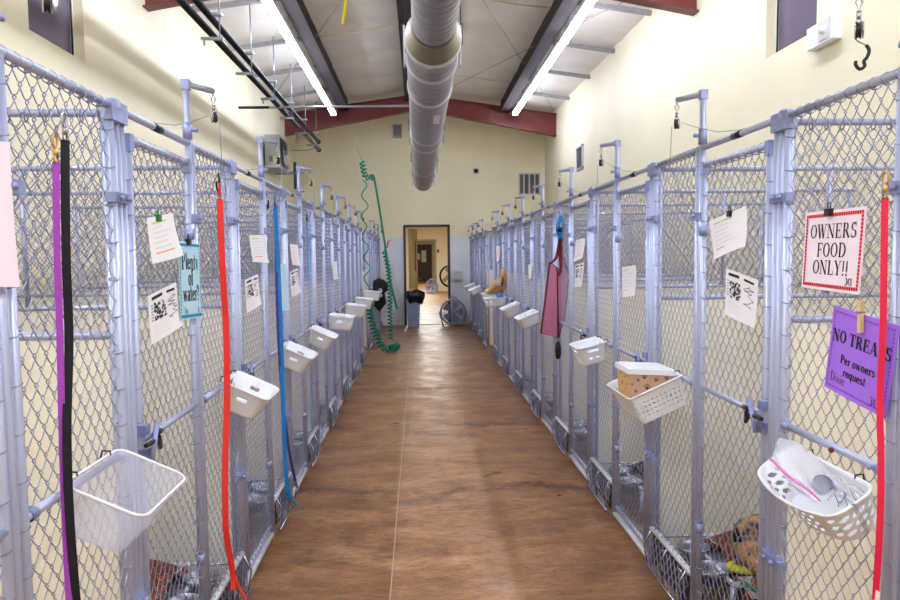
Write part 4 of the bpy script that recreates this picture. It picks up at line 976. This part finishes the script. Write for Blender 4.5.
# black jacket
b = MB()
Jp = [at(x, y, 11.75) for x, y in ((373, 281), (378, 278), (384, 280), (389, 285), (388, 291), (385, 293), (386, 303), (379, 312), (374, 306), (376, 296), (373, 290))]
cj = sum(Jp, Vector()) / len(Jp)
def jk(u, v):
    n = len(Jp); f = u * n; i = int(f) % n; p = Jp[i].lerp(Jp[(i + 1) % n], f - int(f)); k = math.cos((v - .5) * PI)
    return cj.lerp(p, .3 + .7 * k) + Vector((.008 * math.sin(13 * u), (v - .5) * .16 + .012 * math.sin(20 * u), 0))
b.grid(jk, 44, 10, 'black_cloth'); single(b, 'black_jacket', 'black jacket hanging on the end of the left row beyond the gap', 'jacket')

# ------------------------------------------------------------------ wall things
# heater / control unit on left wall
t = thing('unit_heater', 'grey metal fan heater box mounted high on the far left wall', 'heater', (-2.6, 12.9, 3.1))
b = MB(); b.box((-2.61, 12.7, 3.10), (-2.36, 13.5, 3.66), 'box_grey'); b.box((WL, 12.9, 3.3), (-2.61, 13.0, 3.5), 'strut'); part(b, 'casing', t)
b = MB(); b.box((-2.36, 12.75, 3.15), (-2.345, 13.45, 3.61), 'dark_steel'); part(b, 'front_panel', t)
b = MB()
for a in range(5):
    an = 2 * PI * a / 5; b.box((0, -.05, .03), (.006, .05, .2), 'grey_steel', Matrix.Rotation(an, 3, 'X') @ Matrix.Rotation(.5, 3, 'Z'), (-2.335, 13.1, 3.38))
b.tube([(-2.325, 13.1 + .22 * math.cos(a), 3.38 + .22 * math.sin(a)) for a in [2 * PI * k / 24 for k in range(24)]], .008, 'grey_steel', 6, closed=True); part(b, 'fan', t)
for k, (x0, x1, z0, z1, m) in enumerate(((-2.46, -2.40, 3.18, 3.31, 'sticker'), (-2.54, -2.485, 3.2, 3.3, 'ink_grey'))):
    b = MB(); b.box((x0, 12.695, z0), (x1, 12.7, z1), m); part(b, 'sticker', t)
b = MB(); b.box((-2.3, 13.7, 2.82), (-2.25, 13.76, 3.32), 'dark_steel'); b.box((WL, 13.7, 3.09), (-2.1, 13.75, 3.15), 'strut'); single(b, 'wall_bracket', 'dark vertical bar and grey bracket beside the heater box', 'bracket')
def grille(name, label, x0, x1, z0, z1, n, plane, pos, cat='vent', m='vent_dark'):
    t = thing(name, label, cat, (x0, pos, z0) if plane == 'y' else (pos, x0, z0))
    def bx(b, a0, a1, c0, c1, d0, d1, mm):
        if plane == 'y': b.box((a0, pos - d1, c0), (a1, pos - d0, c1), mm)
        else: b.box((pos - d1, a0, c0), (pos - d0, a1, c1), mm)
    b = MB(); e = .03
    bx(b, x0, x1, z0, z0 + e, 0, .03, 'vent_frame'); bx(b, x0, x1, z1 - e, z1, 0, .03, 'vent_frame'); bx(b, x0, x0 + e, z0, z1, 0, .03, 'vent_frame'); bx(b, x1 - e, x1, z0, z1, 0, .03, 'vent_frame')
    for i in range(1, n): xx = x0 + (x1 - x0) * i / n; bx(b, xx - .015, xx + .015, z0, z1, 0, .025, 'vent_frame')
    part(b, 'frame', t)
    b = MB(); bx(b, x0 + .01, x1 - .01, z0 + .01, z1 - .01, 0, .006, m)
    k = int((z1 - z0) / .03)
    for i in range(k): zz = z0 + .02 + i * .03; bx(b, x0 + .02, x1 - .02, zz, zz + .008, .006, .016, 'louver')
    part(b, 'louvres', t)
a_, c_ = at(518.5, 195, YE), at(540, 173, YE)
grille('wall_vent', 'large return vent with four dark bays high on the end wall', a_.x, c_.x, a_.z, c_.z, 4, 'y', YE)
a_, c_ = on_x(583.5, 168, WR), on_x(577.5, 148, WR)
grille('wall_vent', 'small louvred vent high on the right wall', a_.y, c_.y, a_.z, c_.z, 1, 'x', WR)
t = thing('wall_camera', 'small dark dome sensor on the cream end wall', 'camera', at(476, 171, YE))
b = MB(); p = at(476, 171, YE); b.lathe([(.07, 0), (.07, .02), (.05, .03)], p, (0, -1, 0), 'vent_frame', 16); part(b, 'base', t); b = MB(); b.lathe([(.05, .03), (.042, .06), (.02, .08), (0, .085)], p, (0, -1, 0), 'black_plastic', 16); part(b, 'dome', t)
b = MB(); p, q = at(393, 138, YE), at(402, 125, YE); b.box((p.x, YE - .12, p.z), (q.x, YE, q.z), 'box_grey'); b.box((p.x + .02, YE - .125, p.z + .03), (q.x - .02, YE - .12, q.z - .03), 'cot_grey'); single(b, 'wall_speaker', 'small grey box high on the end wall left of the duct', 'speaker')
t = thing('emergency_light', 'white plastic box high on the right wall beside the window', 'box', (WR, 5.05, 3.0))
b = MB(); b.box((WR - .07, 4.84, 2.97), (WR, 5.16, 3.12), 'white_plastic'); part(b, 'case', t); b = MB(); b.box((WR - .08, 4.86, 2.985), (WR - .07, 5.0, 3.12), 'reveal'); b.lathe([(.03, 0), (.025, .02), (0, .022)], (WR - .08, 4.93, 3.05), (-1, 0, 0), 'white_plastic', 12); part(b, 'front_cover', t)
t = thing('wall_box', 'pale blue-white box on the end wall right of the door', 'box', at(457, 275, YE))
p, q = at(452, 280, YE), at(463, 270, YE); b = MB(); b.box((p.x, YE - .1, p.z), (q.x, YE, q.z), 'wall_blue'); part(b, 'case', t); b = MB(); b.box((p.x + .03, YE - .11, p.z + .04), (q.x - .03, YE - .1, q.z - .03), 'reveal'); part(b, 'cover', t)
# trash can
t = thing('trash_can', 'grey-blue trash can with black liner in front of the doorway', 'trash can', (-.12, 15.9, 0))
cx, cy = at(413.5, 320, 15.85).x, 15.85
b = MB(); q = len(b.v)
def tp(w, z): return [(cx + sx * w / 2, cy + sy * w / 2 * .8, z) for sx, sy in ((-1, -1), (1, -1), (1, 1), (-1, 1))]
b.v += tp(.25, 0) + tp(.31, .62)
for i in range(4): j = (i + 1) % 4; b.face([q + i, q + j, q + 4 + j, q + 4 + i], 'trash_grey')
b.face([q + 3, q + 2, q + 1, q], 'trash_grey'); part(b, 'can', t)
b = MB(); 
def lin_(u, v):
    a = 2 * PI * u; r = .17 + .05 * math.sin(v * PI) + .02 * math.sin(5 * a) * v + .012 * math.sin(11 * a); r *= (1 if v < .8 else 1 - (v - .8) * 3.2)
    return (cx + .03 + math.cos(a) * r, cy + math.sin(a) * r * .85, .52 + .28 * v + .03 * math.sin(3 * a))
b.grid(lin_, 32, 10, 'trash_bag'); part(b, 'liner', t)
b = MB(); b.lathe([(0, .0), (.05, .0), (.06, .05), (.03, .1), (0, .11)], (cx - .03, cy, .74), (0, 0, 1), 'kraft', 10); single(b, 'trash_scrap', 'beige scrap sticking out of the black trash liner', 'trash')
# floor fans
def fan(label, x, y, r, m, name='floor_fan'):
    t = thing(name, label, 'fan', (x, y, 0), 'round fans'); zc_ = r + .02
    b = MB(); b.lathe([(r * .88, .0), (r, .01), (r, .15), (r * .88, .16), (r * .86, .1), (r * .86, .05), (r * .88, 0)], (x, y + .08, zc_), (0, -1, 0), m, 40); part(b, 'housing', t)
    b = MB()
    for k in range(28):
        a = 2 * PI * k / 28; b.tube([(x + math.cos(a) * r * .2, y - .09, zc_ + math.sin(a) * r * .2), (x + math.cos(a + .25) * r * .6, y - .1, zc_ + math.sin(a + .25) * r * .6), (x + math.cos(a + .3) * r * .93, y - .075, zc_ + math.sin(a + .3) * r * .93)], .003, m, 4)
    for rr in (.4, .66): b.tube([(x + math.cos(a) * r * rr, y - .097, zc_ + math.sin(a) * r * rr) for a in [2 * PI * k / 28 for k in range(28)]], .004, m, 5, closed=True)
    b.lathe([(r * .22, 0), (r * .22, .015), (r * .1, .025), (0, .026)], (x, y - .085, zc_), (0, -1, 0), m, 20); part(b, 'grille', t)
    b = MB()
    for k in range(5):
        a = 2 * PI * k / 5
        b.grid(lambda u, v: Vector((x, y, zc_)) + Vector((math.cos(a + (v - .5) * .8) * r * (.15 + .65 * u), -.02 + .06 * (v - .5), math.sin(a + (v - .5) * .8) * r * (.15 + .65 * u))), 6, 4, 'trash_grey')
    part(b, 'blade', t)
    b = MB(); b.tube([(x - r * .75, y - .08, .015), (x - r * .8, y, .02), (x - r * .75, y + .1, .015)], .015, m, 6); b.tube([(x + r * .75, y - .08, .015), (x + r * .8, y, .02), (x + r * .75, y + .1, .015)], .015, m, 6)
    b.tube([(x - r * .75, y, .015), (x - r * .98, y, zc_ * .7), (x - r * 1.04, y, zc_)], .012, m, 6); b.tube([(x + r * .75, y, .015), (x + r * .98, y, zc_ * .7), (x + r * 1.04, y, zc_)], .012, m, 6); part(b, 'stand', t)
    b = MB(); b.tube([(x - .08, y, zc_ + r), (x - .07, y, zc_ + r + .035), (x + .07, y, zc_ + r + .035), (x + .08, y, zc_ + r)], .01, m, 6); part(b, 'handle', t)
fan('round grey floor fan standing against the end wall right of the door', at(453, 310, 15.9).x, 15.9, .29, 'fan_grey')
fan('small pale fan far away beyond the second doorway', .58, 31.3, .27, 'fan_grey')
t = thing('drum_fan', 'large round fan with black ring partly hidden behind door frame', 'fan', (1.0, 24, .5))
b = MB(); c_ = Vector((at(451, 276, 24).x, 24, at(451, 276, 24).z)); b.tube([c_ + Vector((math.cos(a) * .36, 0, math.sin(a) * .36)) for a in [2 * PI * k / 36 for k in range(36)]], .035, 'black_plastic', 8, closed=True)
part(b, 'ring', t)
b = MB()
for k in range(24): a = 2 * PI * k / 24; b.tube([c_, c_ + Vector((math.cos(a) * .35, -.03, math.sin(a) * .35))], .003, 'grey_steel', 4)
for k in range(4): a = PI / 4 + PI / 2 * k; b.box((0, -.01, .04), (.12, .01, .3), 'kraft', Matrix.Rotation(a, 3, 'Y'), c_ + Vector((0, .06, 0)))
part(b, 'grille', t)
b = MB(); b.tube([(c_.x, 24, c_.z - .36), (c_.x, 24, 0.02)], .025, 'black_plastic', 8); b.lathe([(.2, 0), (.2, .02), (0, .03)], (c_.x, 24, 0), (0, 0, 1), 'black_plastic', 20); part(b, 'stand', t)
b = MB(); b.box((.85, 31.9, 1.72), (.93, 32, 1.85), 'black_plastic'); single(b, 'wall_switch', 'tiny black device on the hall wall beside the second doorway', 'switch')

# ------------------------------------------------------------------ inside the kennels
def bed(side, y, label, blanket=None):
    X, nx = (XL, 1) if side == 'left' else (XR, -1)
    x0, x1 = X - nx * .16, X - nx * .95; ya, yb = y + .62, y + 1.14
    t = thing('dog_cot', label, 'dog bed', ((x0 + x1) / 2, (ya + yb) / 2, 0), 'raised dog cots')
    b = MB(); b.tube([(x0, ya, .16), (x1, ya, .16), (x1, yb, .16), (x0, yb, .16)], .014, 'pale_rail', 8, closed=True); part(b, 'cot_frame', t)
    for (x, yy) in ((x0, ya), (x1, ya), (x1, yb), (x0, yb)):
        b = MB(); b.tube([(x, yy, 0), (x, yy, .15)], .013, 'galvanised', 8); part(b, 'leg', t)
    b = MB(); b.grid(lambda u, v: (x0 + (x1 - x0) * u, ya + (yb - ya) * v, .16 - .02 * math.sin(PI * u) * math.sin(PI * v)), 6, 6, 'cot_grey'); part(b, 'cot_fabric', t)
    if blanket:
        rnd = random.Random(int(y * 10)); b = MB()
        b.grid(lambda u, v: (x0 + (x1 - x0) * (.05 + .8 * u), ya + (yb - ya) * (-.15 + 1.0 * v), (.165 + .05 * abs(math.sin(5 * u + 3 * v)) + .02 * math.sin(13 * v)) if v > .15 else .17 - .9 * (.15 - v)), 20, 20, blanket)
        o = single(b, 'blanket', ('rust brown' if blanket == 'blanket_rust' else 'dark grey') + ' blanket heaped on the cot in ' + label.split(' in ')[-1].replace(' past the camera', ''), 'blanket', 'blankets on cots')
        sm = o.modifiers.new('thickness', 'SOLIDIFY'); sm.thickness = .008
for side, CC in (('left', LC), ('right', RC)):
    for k in range(1, 5):
        bl = {('left', 1): 'blanket_rust', ('left', 2): 'blanket_dark', ('right', 1): 'blanket_rust', ('right', 2): 'blanket_dark'}.get((side, k))
        bed(side, CC[k], 'grey raised dog cot in the %s %s kennel past the camera' % (['', 'first', 'second', 'third', 'fourth'][k], side), bl)
def bowls(side, y, k):
    X, nx = (XL, 1) if side == 'left' else (XR, -1)
    t = thing('feeding_bowls', 'pair of steel bowls behind the %s feeder flap of the %s row' % (ORD[k], side), 'bowls', (X - nx * .12, y, .1), 'steel bowls')
    for dy in (.13, .36):
        b = MB(); b.lathe([(0, 0), (.045, 0), (.062, .04), (.070, .065), (.075, .065), (.066, .04), (.049, -.004), (0, -.004)], (X - nx * .125, y + GW + dy, .12), (0, 0, 1), 'steel_bowl', 24); part(b, 'bowl', t)
    b = MB(); b.tube([(X - nx * .02, y + GW + .05, .19), (X - nx * .23, y + GW + .05, .19), (X - nx * .23, y + GW + .46, .19), (X - nx * .02, y + GW + .46, .19)], .005, 'chrome', 6); part(b, 'bowl_rack', t)
for side, CC in (('left', LC), ('right', RC)):
    for k in range(1, 6): bowls(side, CC[k], k - 1)

# ------------------------------------------------------------------ dog lying on the cot in the first right kennel
def skin(name, verts, edges, radii, m, parent, root=0, lvl=2):
    me = bpy.data.meshes.new(name); off = Vector((0, 0, 0)); o_ = parent
    while o_: off += o_.location; o_ = o_.parent
    me.from_pydata([tuple(Vector(v) - off) for v in verts], edges, []); o = obj(name, me, parent); me.materials.append(M[m])
    o.modifiers.new('skin', 'SKIN'); sv = me.skin_vertices[0].data
    for i, r in enumerate(radii): sv[i].radius = (r, r) if not isinstance(r, tuple) else r; sv[i].use_root = (i == root)
    s_ = o.modifiers.new('sub', 'SUBSURF'); s_.levels = lvl; s_.render_levels = lvl
    for p in me.polygons: p.use_smooth = True
    return o
hd = at(750, 556, 2.84)
t = thing('dog', 'tan and black dog with yellow bandana lying in the first right kennel', 'dog', (hd.x, hd.y, .17))
hx, hy, hz = hd.x, hd.y, hd.z
V = [(hx + .42, hy + .30, .27), (hx + .26, hy + .27, .28), (hx + .13, hy + .20, .28), (hx + .05, hy + .12, .29), (hx + .01, hy + .05, hz + .0), (hx, hy, hz + .02), (hx - .01, hy - .07, hz - .01), (hx - .015, hy - .12, hz - .025),
     (hx + .07, hy + .10, .21), (hx + .0, hy - .06, .185), (hx + .17, hy + .13, .21), (hx + .12, hy - .04, .185), (hx + .44, hy + .2, .22), (hx + .32, hy + .08, .19), (hx + .52, hy + .28, .22), (hx + .58, hy + .12, .18)]
E = [(0, 1), (1, 2), (2, 3), (3, 4), (4, 5), (5, 6), (6, 7), (3, 8), (8, 9), (2, 10), (10, 11), (0, 12), (12, 13), (0, 14), (14, 15)]
skin('dog_body', V, E, [.10, .10, .11, .095, .06, .062, .036, .022, .045, .025, .045, .025, .06, .025, .04, .02], 'fur_tan', t)
for sx in (-1, 1):
    b = MB(); e0 = Vector((hx + sx * .045, hy + .01, hz + .055))
    q = len(b.v); b.v += [tuple(e0 + Vector((-.024, 0, 0))), tuple(e0 + Vector((.024, .004, 0))), tuple(e0 + Vector((0, .028, 0))), tuple(e0 + Vector((sx * .02, .006, .085)))]
    for f in ((0, 1, 3), (1, 2, 3), (2, 0, 3), (0, 2, 1)): b.face([q + i for i in f], 'fur_black')
    part(b, 'ear', t)
    b = MB(); b.lathe([(0, -.008), (.006, -.005), (.008, 0), (.006, .005), (0, .008)], (hx + sx * .026, hy - .052, hz + .03), (0, -1, 0), 'eye', 10); part(b, 'eye', t)
b = MB(); b.lathe([(0, -.008), (.01, -.005), (.013, 0), (.01, .006), (0, .01)], (hx - .016, hy - .142, hz - .018), (0, -1, 0), 'fur_black', 10); part(b, 'nose', t)
b = MB(); b.tube([(hx + math.cos(a) * .072 + .01, hy + .04 + math.sin(a) * .06, hz - .065 + math.sin(a) * -.01) for a in [2 * PI * k / 16 for k in range(16)]], .016, 'bandana', 6, closed=True)
b.grid(lambda u, v: (hx + (u - .5) * .13 * (1 - v * .8), hy - .035 - .012 * v, hz - .07 - .09 * v), 6, 5, 'fur_pale'); b.tube([(hx - .05, hy - .04, hz - .09), (hx, hy - .05, hz - .125), (hx + .05, hy - .04, hz - .095)], .009, 'bandana_teal', 6); part(b, 'bandana', t)
